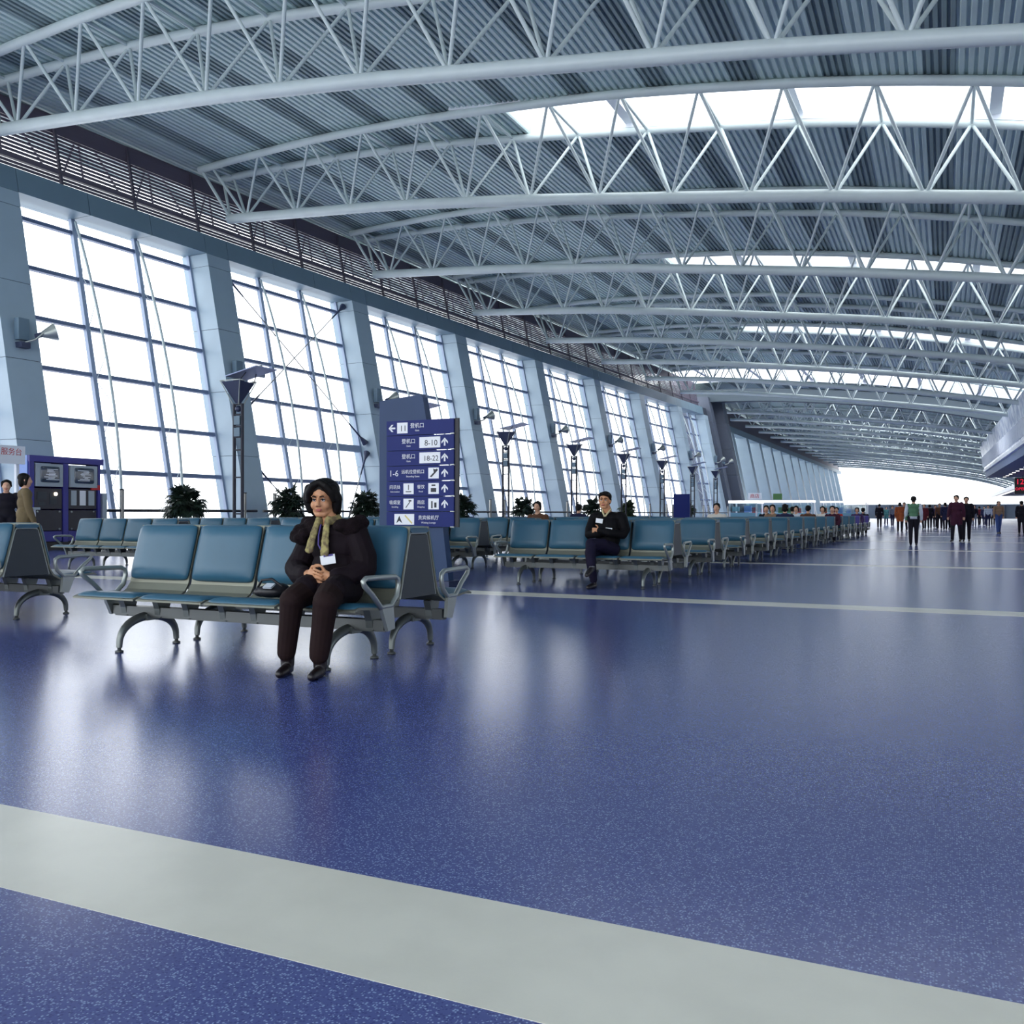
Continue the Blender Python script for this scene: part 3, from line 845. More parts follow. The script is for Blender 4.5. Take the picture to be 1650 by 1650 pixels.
# ------------------------------------------------------------------ twin-rod uplight posts
def solve_y(px, X):
    k = (px - 825.0) / F_PX; s, c = math.sin(YAW), math.cos(YAW)
    return -X * (c + k * s) / (s - k * c)
def make_lamp():
    t = empty('lamp_post')
    for s in (-1, 1):
        b = MB(); b.tube([(s * .14, 0, .03), (s * .14, 0, 4.02)], .046, 8); b.build('post_rod', 'lamp_rod', t)
    b = MB(); b.box((0, 0, .015), (.5, .3, .03)); b.build('base_plate', 'lamp_rod', t)
    for z in (1.0, 2.0, 2.75, 3.1, 3.4, 3.72, 4.0):
        b = MB(); b.box((0, 0, z), (.28, .05, .04)); b.build('rung', 'lamp_rod', t)
    for zz in (3.24, 3.56):
        b = MB(); b.box((0, 0, zz), (.20, .14, .24)); b.build('ballast_box', 'beam_cladding', t)
    b = MB(); b.sphere((0, 0, 3.88), (.09, .09, .09)); b.build('knuckle', 'lamp_dark', t)
    b = MB()
    b.hexa([(-.05, -.05, 4.03), (.05, -.05, 4.03), (.05, .05, 4.03), (-.05, .05, 4.03), (-.31, -.31, 4.60), (.31, -.31, 4.60), (.31, .31, 4.60), (-.31, .31, 4.60)])
    b.build('uplight_head', 'lamp_dark', t)
    for sx in (-1, 1):
        for sy in (-1, 1):
            b = MB(); b.tube([(sx * .10, sy * .10, 4.0), (sx * .34, sy * .33, 4.63)], .016, 6); b.build('strut', 'alu', t)
    b = MB(); b.tube([(-.34, -.33, 4.63), (.34, -.33, 4.63), (.34, .33, 4.63), (-.34, .33, 4.63)], .015, 6, closed=True); b.build('rim', 'alu', t)
    b = MB()
    b.hexa([(-.1, -.4, 4.72), (.95, -.4, 4.93), (.95, .45, 4.93), (-.1, .45, 4.72), (-.1, -.4, 4.75), (.95, -.4, 4.96), (.95, .45, 4.96), (-.1, .45, 4.75)])
    b.build('reflector_plate', 'lamp_plate', t)
    b = MB(); b.tube([(.30, .30, 4.6), (.45, .2, 4.84)], .014, 6); b.tube([(.30, -.30, 4.6), (.45, -.2, 4.84)], .014, 6); b.build('plate_arm', 'lamp_rod', t)
    return t
lamp0 = make_lamp()
LAMP_PX = [384, 664, 815, 925, 1005, 1067, 1116, 1153]
for i, px in enumerate(LAMP_PX):
    o = lamp0 if i == 0 else copy_tree(lamp0)
    o.location = (-17.6, solve_y(px, -17.6), 0)
    tag(o, 'twin-rod uplight lamp post with dark pyramid head, %s from the camera' % ORD[i] if i else 'tall twin-rod uplight lamp post standing behind the foreground bench', 'lamp', 'uplight posts along the windows')

# ------------------------------------------------------------------ cone spotlights on the columns
def make_spot():
    t = empty('wall_spotlight')
    b = MB(); b.box((.10, 0, .25), (.2, .34, .62)); b.build('ballast_box', 'beam_cladding', t)
    b = MB(); b.box((.14, 0, -.22), (.3, .30, .16)); b.build('bracket', 'lamp_dark', t)
    b = MB(); b.tube([(.2, 0, -.15), (.45, .18, -.05), (.62, .32, .15)], .035, 8); b.build('arm', 'alu', t)
    b = MB(); a = Vector((.50, .30, .10)); d = Vector((.55, .75, .30)).normalized()
    b.tube([a - d * .02, a + d * .08, a + d * .42], [.05, .10, .27], 14); b.build('cone_head', 'alu', t)
    b = MB(); b.tube([a + d * .422, a + d * .44], [.26, .25], 14); b.build('lens', 'lamp_glass', t)
    b = MB(); b.tube([a - d * .15, a + d * .05], [.06, .08], 10); b.build('lamp_holder', 'lamp_dark', t)
    return t
spot0 = make_spot()
for i in range(1, len(edges)):
    u = edges[i] - COLW * .55
    o = spot0 if i == 1 else copy_tree(spot0)
    o.location = wp(u, 6.1, 0.0)
    lab = 'cone spotlight with ballast box on the %s window column from the camera' % ORD[i - 1]
    tag(o, lab, 'spotlight', 'cone spotlights on the columns')
o = copy_tree(spot0); o.location = (FX + WS * (1 - 6.1 / WH) + 2.2, 92.3, 6.0); o.rotation_euler = (0, 0, 0)
tag(o, 'cone spotlight fixed to the dark double pillar', 'spotlight', 'cone spotlights on the columns')

# ------------------------------------------------------------------ handrail along the glazing
for i in range(2, len(WIN_U)):
    u0, u1 = WIN_U[i] + (1.0 if i == 2 else -.9), edges[i + 1] - COLW - .1
    t = tag(empty('guard_rail'), 'black guard rail with steel posts along the %s window from the camera' % ORD[i - 2], 'railing', 'guard rails along the glazing')
    n = 0.6
    b = MB(); b.tube([wp(u0, 1.1, n), wp(u1, 1.1, n)], .045, 8); b.build('top_rail', 'rail_black', t)
    b = MB(); b.tube([wp(u0, .55, n), wp(u1, .55, n)], .025, 6); b.build('mid_rail', 'rail_black', t)
    for k in range(3):
        u = u0 + .6 + (u1 - u0 - 1.2) * k / 2
        p = wp(u, 1.1, n)
        b = MB(); b.tube([(p.x, p.y, 0), (p.x, p.y, 1.72)], .065, 10); b.build('post', 'steel_post', t)
        b = MB(); b.lathe([(.075, 0), (.075, .03)], 10, (p.x, p.y, 1.72)); b.build('post_cap', 'rail_black', t)

# ------------------------------------------------------------------ potted palms
def make_plant(seed, light=False):
    r = random.Random(seed)
    t = empty('potted_palm')
    b = MB(); b.lathe([(.24, 0), (.33, .62), (.36, .64), (.36, .70), (.31, .70), (.30, .66)], 18); b.build('pot', 'pot', t)
    b = MB(); b.lathe([(.30, .64), (.01, .66)], 18); b.build('soil', 'soil', t)
    b = MB(); st = MB()
    for k in range(95):
        az = r.uniform(0, 2 * math.pi); el = math.asin(r.uniform(-.75, 1.0)); L = r.uniform(.2, .46)
        d = Vector((math.cos(az) * math.cos(el), math.sin(az) * math.cos(el), math.sin(el)))
        base = Vector((r.uniform(-.05, .05), r.uniform(-.05, .05), 1.17 + r.uniform(-.15, .1)))
        tip = base + d * L
        st.tube([(base.x * .6, base.y * .6, .66), base, base.lerp(tip, .6) + Vector((0, 0, .04)), tip], [.012, .01, .008, .005], 5)
        side = d.cross(Vector((0, 0, 1)));
        if side.length < .1: side = Vector((1, 0, 0))
        side.normalize(); up = side.cross(d).normalized()
        nb = 11
        for j in range(nb):                       # fan of pointed leaflets
            a = (j / (nb - 1) - .5) * 2.9
            ld = (d * math.cos(a) + side * math.sin(a) + up * r.uniform(-.25, .15)).normalized()
            ll = r.uniform(.22, .36) * (1 - .25 * abs(a) / 1.45)
            ws = up.cross(ld).normalized() * r.uniform(.026, .04)
            p1 = tip + ld * ll * .5 + up * .015; p2 = tip + ld * ll - Vector((0, 0, .05 + r.uniform(0, .05)))
            b.add([tip, p1 - ws, p2, p1 + ws], [(0, 1, 2, 3)])
            b.add([tip + up * .003, p1 + ws + up * .003, p2 + up * .003, p1 - ws + up * .003], [(0, 1, 2, 3)])
    st.build('stems', 'leaf', t)
    b.build('foliage', 'leaf_light' if light else 'leaf', t)
    return t
protos = [make_plant(3), make_plant(11), make_plant(5, True)]
PLANT_PX = [297, 466, 590, 744, 843, 955, 1012, 1108]
pused = set()
for i, px in enumerate(PLANT_PX):
    src = protos[2] if i in (6, 7) else protos[i % 2]
    o = src if id(src) not in pused else copy_tree(src)
    pused.add(id(src))
    X = -20.6
    for _ in range(6):
        yy = solve_y(px, X); X = WT0.x + (yy - WT0.y) * math.tan(WA) + WS + 2.0
    yy = solve_y(px, X); o.location = (X, yy, 0); o.rotation_euler = (0, 0, i * 1.3)
    o.scale = (1.16, 1.16, 1.10)
    tag(o, 'bushy dark potted palm in front of the glazing, %s from the phone cabinets' % ORD[i], 'plant', 'potted palms along the windows')

# ------------------------------------------------------------------ blue phone and monitor cabinets by the first column
KX, KY0, KY1 = -22.35, 17.15, 20.0
kio = tag(empty('monitor_cabinet', (KX, KY0, 0)), 'blue twin-bay cabinet with two monitors above dark equipment racks', 'cabinet')
b = MB(); b.box((-.28, .03, 1.29), (.5, .06, 2.58)); b.build('side_panel', 'cabinet_pale', kio)
b = MB(); b.box((-.5, 1.2, 1.2), (.06, 2.4, 2.4)); b.build('back_panel', 'cabinet_blue', kio)
b = MB(); b.box((-.22, 1.22, 2.50), (.55, 2.42, .17)); b.build('top_fascia', 'cabinet_blue', kio)
b = MB(); b.box((-.22, 1.18, .11), (.55, 2.3, .22)); b.build('plinth', 'black_plastic', kio)
for yy, w in ((.10, .14), (1.17, .16), (2.30, .08)):
    b = MB(); b.box((-.22, yy, 1.32), (.5, w, 2.2)); b.build('divider', 'cabinet_blue', kio)
for j, (ya, yb) in enumerate(((.20, 1.06), (1.28, 2.22))):
    yc, w = (ya + yb) / 2, yb - ya
    mon = empty('monitor', (0, 0, 0), parent=kio)
    b = MB(); b.box((-.10, yc, 2.06), (.34, w * .96, .62)); b.build('monitor_case', 'crt_case', mon)
    b = MB(); soft_pad(b, w * .70, .44, .03, lambda x, y, z: (.072 + z, yc + x, 2.08 + y)); b.build('screen', 'screen', mon)
    r = random.Random(j)
    b = MB()
    for q in range(9): b.box((.106, yc + r.uniform(-.08, .08), 2.22 - q * .035), (.003, r.uniform(.12, .42), .012))
    b.build('screen_text', 'screen_text', mon)
    b = MB(); b.box((-.2, yc, 1.42), (.4, w, .56)); b.build('rack_upper', 'cabinet_dark', kio)
    b = MB(); b.box((-.2, yc, .82), (.4, w, .56)); b.build('rack_lower', 'cabinet_dark', kio)
    b = MB(); b.box((-.2, yc, .38), (.4, w, .28)); b.build('base_drawer', 'cabinet_blue', kio)
    for zz in (.58, 1.06):
        for dy in (-.4, .4):
            b = MB(); b.lathe([(.03, 0), (.03, .02)], 10, (0, 0, 0)); k_ = b.build('knob', 'alu', kio); k_.location = (.005, yc + dy * w, zz); k_.rotation_euler = (0, math.pi / 2, 0)
    if j == 0:
        b = MB(); b.sphere((.02, yc + .22, 1.55), .05); b.build('indicator_light', 'bulb', kio)
        for dy, dz, ww, hh in ((-.2, 1.5, .3, .22), (.15, 1.42, .22, .3), (-.2, 1.28, .2, .1)):
            b = MB(); b.box((.004, yc + dy, dz), (.012, ww, hh)); b.build('rack_face', 'side_panel', kio)
    else:
        for dy, ww, m in ((-.30, .18, 'crt_case'), (0, .2, 'print_white'), (.30, .2, 'crt_case')):
            b = MB(); b.box((.004, yc + dy, 1.45), (.012, ww, .42)); b.build('notice_sheet', m, kio)
        b = MB(); b.box((.02, yc + .42, 1.76), (.05, .30, .14)); b.build('red_plate', 'sign_red', kio)
b = MB(); b.box((-.1, 2.5, 1.15), (.3, .12, .9)); b.build('leaflet_rack', 'crt_case', kio)

cnt = tag(empty('service_counter', (-20.5, 13.98, 0)), 'white service counter with a red-lettered header at the picture edge', 'counter')
b = MB(); b.box((0, 0, .55), (.7, 3.4, 1.1)); b.build('counter_body', 'white_panel', cnt)
b = MB(); b.box((.02, 0, 1.13), (.86, 3.5, .06)); b.build('counter_top', 'crt_case', cnt)
for yy in (-1.5, 1.6):
    b = MB(); b.box((-.2, yy, 1.8), (.08, .08, 1.3)); b.build('header_post', 'white_panel', cnt)
b = MB(); b.box((-.15, .05, 2.44), (.12, 3.4, .44)); hd = b.build('header', 'white_panel', cnt)
link('lettering', text_mesh('服务台', .19, 'sign_red'), hd, Matrix.Translation((-.088, 1.38, 2.5)) @ Matrix.Rotation(math.pi / 2, 4, 'Z') @ Matrix.Rotation(math.pi / 2, 4, 'X'))

# ------------------------------------------------------------------ shops, signs and stands further down the hall
def canopy(x0, x1, y, h, label):
    t = tag(empty('shop_stand', ((x0 + x1) / 2, y, 0)), label, 'shop stand'); w = x1 - x0
    b = MB(); b.box((0, 0, h), (w, 3.0, .22)); b.build('canopy_roof', 'strip_light', t)
    for sx in (-1, 1):
        for sy in (-1, 1):
            b = MB(); b.box((sx * (w / 2 - .1), sy * 1.4, h / 2), (.12, .12, h)); b.build('post', 'white_panel', t)
    b = MB(); b.box((0, -1.3, .55), (w - .4, .5, 1.1)); b.build('counter', 'shop_teal', t)
    n = int(w / 1.6)
    for k in range(n):
        b = MB(); b.box((-w / 2 + w * (k + .5) / n, -1.45, 1.65), (w / n - .08, .03, .9)); b.build('pane', 'shop_glass', t)
    r = random.Random(int(x0 * 10))
    for k in range(int(w)):
        b = MB(); b.box((-w / 2 + .5 + k, -.8, 1.4), (.55, .4, r.uniform(.3, .9))); b.build('display_box', r.choice(['cabinet_pale', 'shop_green', 'c_cream', 'sign_red', 'shop_teal']), t)
    return t
c1 = canopy(-22.0, -13.9, 112.5, 2.45, 'glass shop stand with a lit white canopy beyond the dark pillar')
b = MB(); b.box((-2.4, -1.6, 3.05), (1.5, .1, .8)); pk = b.build('shop_sign', 'white_panel', c1)
link('lettering', text_mesh('商店', .55, 'sign_red'), pk, Matrix.Translation((-2.4, -1.66, 3.05)) @ Matrix.Rotation(math.pi / 2, 4, 'X'))
b = MB(); b.box((.2, -1.6, 3.0), (1.0, .1, .7)); b.build('shop_sign', 'shop_green', c1)
canopy(-15.2, -9.4, 131, 2.6, 'smaller lit shop stand behind the purple benches')
c3 = tag(empty('advert_panel', (-16.9, 64.5, 0)), 'plain blue standing panel behind the seated man', 'panel')
b = MB(); b.box((0, 0, 1.2), (1.15, .12, 2.4)); b.build('panel_board', 'board_blue', c3)
b = MB(); b.box((0, 0, .03), (1.3, .5, .06)); b.build('panel_foot', 'lamp_dark', c3)
cf = canopy(-16.6, -14.2, 80.0, 2.0, 'low glass stand with a pale roof behind the lamp posts')
b = tag(empty('departure_display', (7.4, 113.0, 4.55)), 'black hanging display with red luminous figures under the soffit', 'display')
m_ = MB(); m_.box((0, 0, -.55), (1.6, .2, 1.7)); dd = m_.build('display_case', 'black_plastic', b)
m_ = MB(); m_.box((0, 0, .35), (.1, .1, .6)); m_.build('hanger', 'lamp_dark', b)
link('lettering', text_mesh('12', .8, 'led_red'), dd, Matrix.Translation((-.3, -.105, -.15)) @ Matrix.Rotation(math.pi / 2, 4, 'X'))
link('lettering', text_mesh('OPEN', .42, 'led_red'), dd, Matrix.Translation((-.2, -.105, -.9)) @ Matrix.Rotation(math.pi / 2, 4, 'X'))
st = tag(empty('sales_stand', (8.3, 88, 0)), 'small sales stand with yellow and green goods at the aisle edge', 'shop stand')
m_ = MB(); m_.box((0, 0, .5), (1.8, .8, 1.0)); m_.build('stand_body', 'shop_green', st)
m_ = MB(); m_.box((0, .2, 1.5), (1.6, .1, 1.0)); m_.build('stand_back', 'shop_teal', st)
for k in range(5):
    m_ = MB(); m_.box((-.7 + .35 * k, -.1, 1.15 + .1 * (k % 2)), (.28, .3, .3 + .2 * (k % 2))); m_.build('goods_box', ['shop_yellow', 'sign_red', 'shop_yellow', 'c_orange', 'shop_green'][k], st)

# ------------------------------------------------------------------ people: one continuous skin per body, grown from limbs and joined by voxels
class Fig:
    def __init__(self): self.p = []; self.mb = MB()
    def cap(self, a, b, ra, rb, lab):
        self.p.append(('c', v3(a), v3(b), ra, rb, lab)); self.mb.capsule(a, b, ra, rb, 14); return self
    def chain(self, pts, rs, lab):
        for i in range(len(pts) - 1): self.cap(pts[i], pts[i + 1], rs[i], rs[i + 1], lab)
        return self
    def ell(self, c, r, lab, rot=None):
        R = np.eye(3) if rot is None else np.array(rot)
        self.p.append(('e', v3(c), v3(r), R, None, lab)); self.mb.sphere(c, tuple(r), 18, 12, rot); return self
    def place(self, sub, M):
        """add the shapes of another figure through matrix M (rotation + translation)"""
        R = M.to_3x3()
        for q in sub.p:
            if q[0] == 'c': self.cap(M @ Vector(q[1]), M @ Vector(q[2]), q[3], q[4], q[5])
            else: self.ell(M @ Vector(q[1]), q[2], q[5], (R @ Matrix([list(row) for row in q[3]])))
        return self
    def mesh(self, name, voxel, labels, mats, smooth=2):
        me = self.mb.mesh(name, mats[0])
        tmp = bpy.data.objects.new('tmp', me); COL.objects.link(tmp)
        md = tmp.modifiers.new('r', 'REMESH'); md.mode = 'VOXEL'; md.voxel_size = voxel; md.use_smooth_shade = True
        if smooth:
            ms = tmp.modifiers.new('s', 'SMOOTH'); ms.iterations = smooth; ms.factor = 0.5
        dg = bpy.context.evaluated_depsgraph_get(); dg.update()
        out = bpy.data.meshes.new_from_object(tmp.evaluated_get(dg)); out.name = name
        bpy.data.objects.remove(tmp); bpy.data.meshes.remove(me)
        nv = len(out.vertices); co = np.empty(nv * 3); out.vertices.foreach_get('co', co); co = co.reshape(-1, 3)
        best = np.full(nv, 1e9); lab = np.zeros(nv, int)
        for q in self.p:
            if q[0] == 'c':
                a, b_, ra, rb, l = q[1:]
                ab = b_ - a; t = np.clip(((co - a) @ ab) / max(ab @ ab, 1e-9), 0, 1)
                d = np.linalg.norm(co - a - t[:, None] * ab, axis=1) - (ra + (rb - ra) * t)
            else:
                c, r, R, _, l = q[1:]
                loc = (co - c) @ R
                k = np.linalg.norm(loc / r, axis=1); d = (k - 1) * np.min(r)
            li = labels.index(l); upd = d < best
            best[upd] = d[upd]; lab[upd] = li
        out.materials.clear()
        for m in mats: out.materials.append(MATS[m])
        npoly = len(out.polygons); lt = np.empty(npoly, int); out.polygons.foreach_get('loop_start', lt)
        lv = np.empty(len(out.loops), int); out.loops.foreach_get('vertex_index', lv)
        out.polygons.foreach_set('material_index', lab[lv[lt]])
        out.polygons.foreach_set('use_smooth', [True] * npoly); out.update()
        return out
def head_fig(w=1.0):
    h = Fig()
    h.ell((0, .014, .028), (.074 * w, .092, .086), 'skin')
    h.ell((0, -.018, -.033), (.066 * w, .068, .074), 'skin')
    h.ell((0, -.052, -.092), (.026, .024, .020), 'skin')
    for s in (-1, 1):
        h.ell((s * .036, -.052, -.032), (.028, .028, .032), 'skin')
        h.ell((s * .027, -.076, .026), (.026, .012, .008), 'skin')
        h.ell((s * .076 * w, .012, -.008), (.011, .024, .032), 'skin')
        h.cap((s * .042, -.02, -.072), (s * .02, -.052, -.094), .022, .018, 'skin')
        h.ell((s * .010, -.094, -.032), (.010, .010, .008), 'skin')
    h.cap((0, -.082, .012), (0, -.100, -.026), .0095, .0125, 'skin')
    h.ell((0, -.084, -.0585), (.022, .010, .0048), 'lip'); h.ell((0, -.083, -.067), (.018, .010, .0055), 'lip')
    return h
def face_details(parent, M, hair='hair'):
    """eyes and brows, children of the head's body"""
    for s in (-1, 1):
        b = MB(); b.sphere(M @ Vector((s * .030, -.072, .003)), .0118, 12, 8); e = b.build('eye', 'eye_white', parent)
        b = MB(); b.sphere(M @ Vector((s * .030, -.0808, .003)), .0062, 10, 6); b.build('iris', 'iris', e)
        b = MB(); b.tube([M @ Vector((s * .012, -.0895, .024)), M @ Vector((s * .030, -.0885, .030)), M @ Vector((s * .050, -.075, .025))], [.004, .005, .003], 6); b.build('eyebrow', hair, parent)
        b = MB(); b.tube([M @ Vector((s * .016, -.082, .007)), M @ Vector((s * .030, -.085, .010)), M @ Vector((s * .045, -.076, .006))], [.003, .004, .0025], 6); b.build('eyelid', hair, parent)
def finger(f, root, d1, d2, d3, ls, r=.0085, lab='skin'):
    p = Vector(root); pts = [p]
    for d, l in zip((d1, d2, d3), ls): p = p + Vector(d).normalized() * l; pts.append(p)
    f.chain(pts, [r, r * .97, r * .92, r * .8], lab)

# ---- the seated woman in the dark coat
def woman():
    ox, oy = -3.655, 5.06
    root = tag(empty('person', (ox, oy, 0)), 'seated person in dark brown fur-hooded coat with olive scarf and white badge', 'person')
    f = Fig(); L = 'coat'
    # torso in a padded coat
    f.ell((.0, .02, .52), (.19, .16, .11), L)
    f.ell((-.01, .05, .64), (.185, .145, .15), L)
    f.ell((-.025, .055, .78), (.185, .135, .14), L)
    f.ell((-.03, .05, .87), (.19, .11, .085), L)
    for s in (-1, 1): f.ell((-.03 + s * .165, .05, .875), (.085, .085, .08), L)
    # arms: right one (picture left) and left one
    f.chain([(-.20, .05, .865), (-.285, .04, .70), (-.315, .01, .635)], [.082, .082, .078], L)
    f.chain([(-.315, .01, .635), (-.21, -.09, .60), (-.105, -.165, .605)], [.078, .070, .056], L)
    f.chain([(.14, .05, .865), (.205, .045, .72), (.225, .02, .645)], [.082, .084, .08], L)
    f.chain([(.225, .02, .645), (.19, -.08, .60), (.135, -.155, .60)], [.08, .072, .056], L)
    # coat skirt over the thighs
    f.chain([(-.09, -.0, .515), (-.05, -.15, .52), (-.02, -.27, .525)], [.115, .105, .085], L)
    f.chain([(.10, -.0, .515), (.15, -.15, .52), (.20, -.27, .52)], [.115, .105, .085], L)
    f.ell((.05, -.13, .52), (.14, .14, .07), L)
    # legs
    T = 'trouser'
    f.chain([(-.08, -.05, .50), (-.03, -.28, .50), (-.01, -.42, .465)], [.095, .088, .078], T)
    f.chain([(-.01, -.42, .465), (-.035, -.41, .34), (-.075, -.388, .17), (-.082, -.385, .135)], [.076, .066, .060, .057], T)
    f.chain([(.10, -.05, .50), (.18, -.28, .50), (.235, -.41, .465)], [.095, .09, .08], T)
    f.chain([(.235, -.41, .465), (.21, -.40, .34), (.175, -.388, .17), (.168, -.385, .135)], [.078, .070, .064, .060], T)
    # boots
    B = 'boot'
    for x, tx in ((-.085, -.02), (.165, .22)):
        f.chain([(x, -.375, .17), (x, -.37, .06)], [.048, .042], B)
        f.chain([(x, -.365, .035), (x + (tx - x) * .6, -.45, .032), (tx, -.53, .026)], [.034, .036, .026], B)
        f.cap((x, -.345, .022), (x, -.35, .03), .022, .026, B)
    # neck and head
    f.chain([(-.04, .03, .90), (-.06, .005, 1.02)], [.058, .054], 'skin')
    HM = Matrix.Translation((-.075, -.02, 1.095)) @ Matrix.Rotation(math.radians(16), 4, 'Z') @ Matrix.Rotation(math.radians(6), 4, 'X')
    f.place(head_fig(), HM)
    # hands clasped in the lap
    S = 'skin'
    f.chain([(-.105, -.165, .605), (-.055, -.195, .612)], [.032, .028], S); f.ell((-.025, -.205, .615), (.042, .022, .036), S, Matrix.Rotation(-.35, 3, 'Z'))
    f.chain([(.135, -.155, .60), (.10, -.185, .606)], [.032, .028], S); f.ell((.068, -.20, .608), (.042, .022, .036), S, Matrix.Rotation(.35, 3, 'Z'))
    for i in range(4):
        z = .648 - .0225 * i
        finger(f, (.004, -.222, z), (.9, -.42, -.10), (.95, -.05, -.32), (.85, .35, -.3), (.030, .027, .020), .0082)
    for i in range(3):
        finger(f, (.045, -.212, .580 - .0 * i - .014 * i), (-.9, -.45, -.05), (-.95, -.1, -.1), (-.9, .3, -.05), (.028, .024, .018), .0075)
    finger(f, (-.03, -.205, .648), (.6, -.35, .55), (.9, -.15, .15), (.9, .1, -.1), (.026, .026, .02), .0095)
    finger(f, (.068, -.20, .645), (-.4, -.3, .7), (-.8, -.2, .3), (-.9, .0, .0), (.026, .024, .02), .0095)
    labels = ['coat', 'trouser', 'boot', 'skin', 'lip']
    body = link('body', f.mesh('body', .0042, labels, ['coat_brown', 'trouser_brown', 'boot', 'skin', 'lip'], 1), root)
    face_details(body, HM)
    # hair: short bob with a side fringe
    h = Fig()
    h.ell((0, .036, .058), (.104, .104, .084), 'h'); h.ell((0, .068, -.01), (.104, .068, .10), 'h')
    for s in (-1, 1):
        h.chain([(s * .082, -.020, .072), (s * .099, -.004, .005), (s * .090, .004, -.070)], [.034, .036, .026], 'h')
        h.chain([(s * .004, -.052, .118), (s * .045, -.062, .096), (s * .076, -.052, .050), (s * .086, -.040, .0)], [.022, .024, .022, .016], 'h')
        h.chain([(s * .074, .04, -.02), (s * .074, .05, -.085)], [.042, .032], 'h')
    hs = Fig(); hs.place(h, HM)
    link('hair', hs.mesh('hair', .006, ['h'], ['hair'], 2), body)
    # fur hood lying round the shoulders
    r = random.Random(4); fu = Fig()
    for k in range(70):
        a = math.radians(-215 + 250 * k / 69); ca, sa = math.cos(a), math.sin(a)
        x, y, z = -.035 + .185 * ca, .055 - .105 * sa * -1, .935 + .02 * sa
        if sa < -.55 and abs(ca) < .55: continue
        fu.ell((x + r.uniform(-.02, .02), y + r.uniform(-.02, .02), z + r.uniform(-.03, .02)), (.045 + r.uniform(0, .02), .045, .038), 'f')
        if ca < -.3:
            fu.ell((x - .04 + r.uniform(-.03, .03), y - .05 + r.uniform(-.02, .02), z - .05 + r.uniform(-.05, .02)), (.042, .042, .036), 'f')
    link('fur_hood', fu.mesh('fur_hood', .008, ['f'], ['fur'], 1), body)
    # scarf: collar loop and two hanging ends
    sc = Fig()
    for k in range(19):
        a = math.radians(-60 + 300 * k / 18)
        sc.ell((-.052 + .066 * math.cos(a), .012 + .060 * math.sin(a), .962 + .012 * math.sin(a)), (.024, .024, .030), 's')
    for q in range(12):
        t = q / 11
        sc.ell((-.085 - .022 * t, -.042 - .082 * t ** .7, .965 - .20 * t), (.022 + .012 * t, .013, .024), 's', Matrix.Rotation(.12 * math.sin(q * 1.7), 3, 'Z'))
        sc.ell((-.015 + .030 * t, -.042 - .082 * t ** .7, .965 - .225 * t), (.022 + .014 * t, .013, .024), 's', Matrix.Rotation(.12 * math.sin(q * 2.1), 3, 'Z'))
    link('scarf', sc.mesh('scarf', .006, ['s'], ['scarf'], 2), body)
    b = MB(); b.tube([(-.06, -.06, .93), (-.045, -.105, .86), (-.035, -.122, .80), (.01, -.125, .735)], .005, 6); b.build('lanyard', 'lanyard', body)
    R = Matrix.Rotation(math.radians(28), 3, 'Z') @ Matrix.Rotation(math.radians(-14), 3, 'X') @ Matrix.Rotation(math.radians(-10), 3, 'Y')
    b = MB(); b.box((.045, -.128, .705), (.095, .004, .062), R); b.build('badge', 'print_white', body)
    b = MB(); b.box((.045, -.125, .732), (.06, .003, .012), R); b.build('badge_clip', 'lanyard', body)
    for s in (-1, 1):
        pass
    return root
woman()
bag = tag(empty('handbag', (-4.14, 5.02, .432)), 'small black handbag lying on the seat beside the woman', 'bag')
fg = Fig(); fg.ell((0, 0, .045), (.11, .09, .045), 'b'); fg.ell((.05, .03, .05), (.07, .07, .05), 'b'); fg.ell((-.06, -.02, .04), (.06, .06, .035), 'b')
link('bag_body', fg.mesh('bag_body', .008, ['b'], ['bag_black'], 2), bag)
b = MB(); b.tube([(-.09, -.03, .07), (-.04, -.05, .12), (.03, -.03, .13), (.09, .0, .08)], .009, 8); b.build('bag_strap', 'bag_black', bag)
b = MB(); b.box((.03, -.06, .085), (.07, .05, .012), Matrix.Rotation(.5, 3, 'X')); b.build('tissue_pack', 'c_pale', bag)

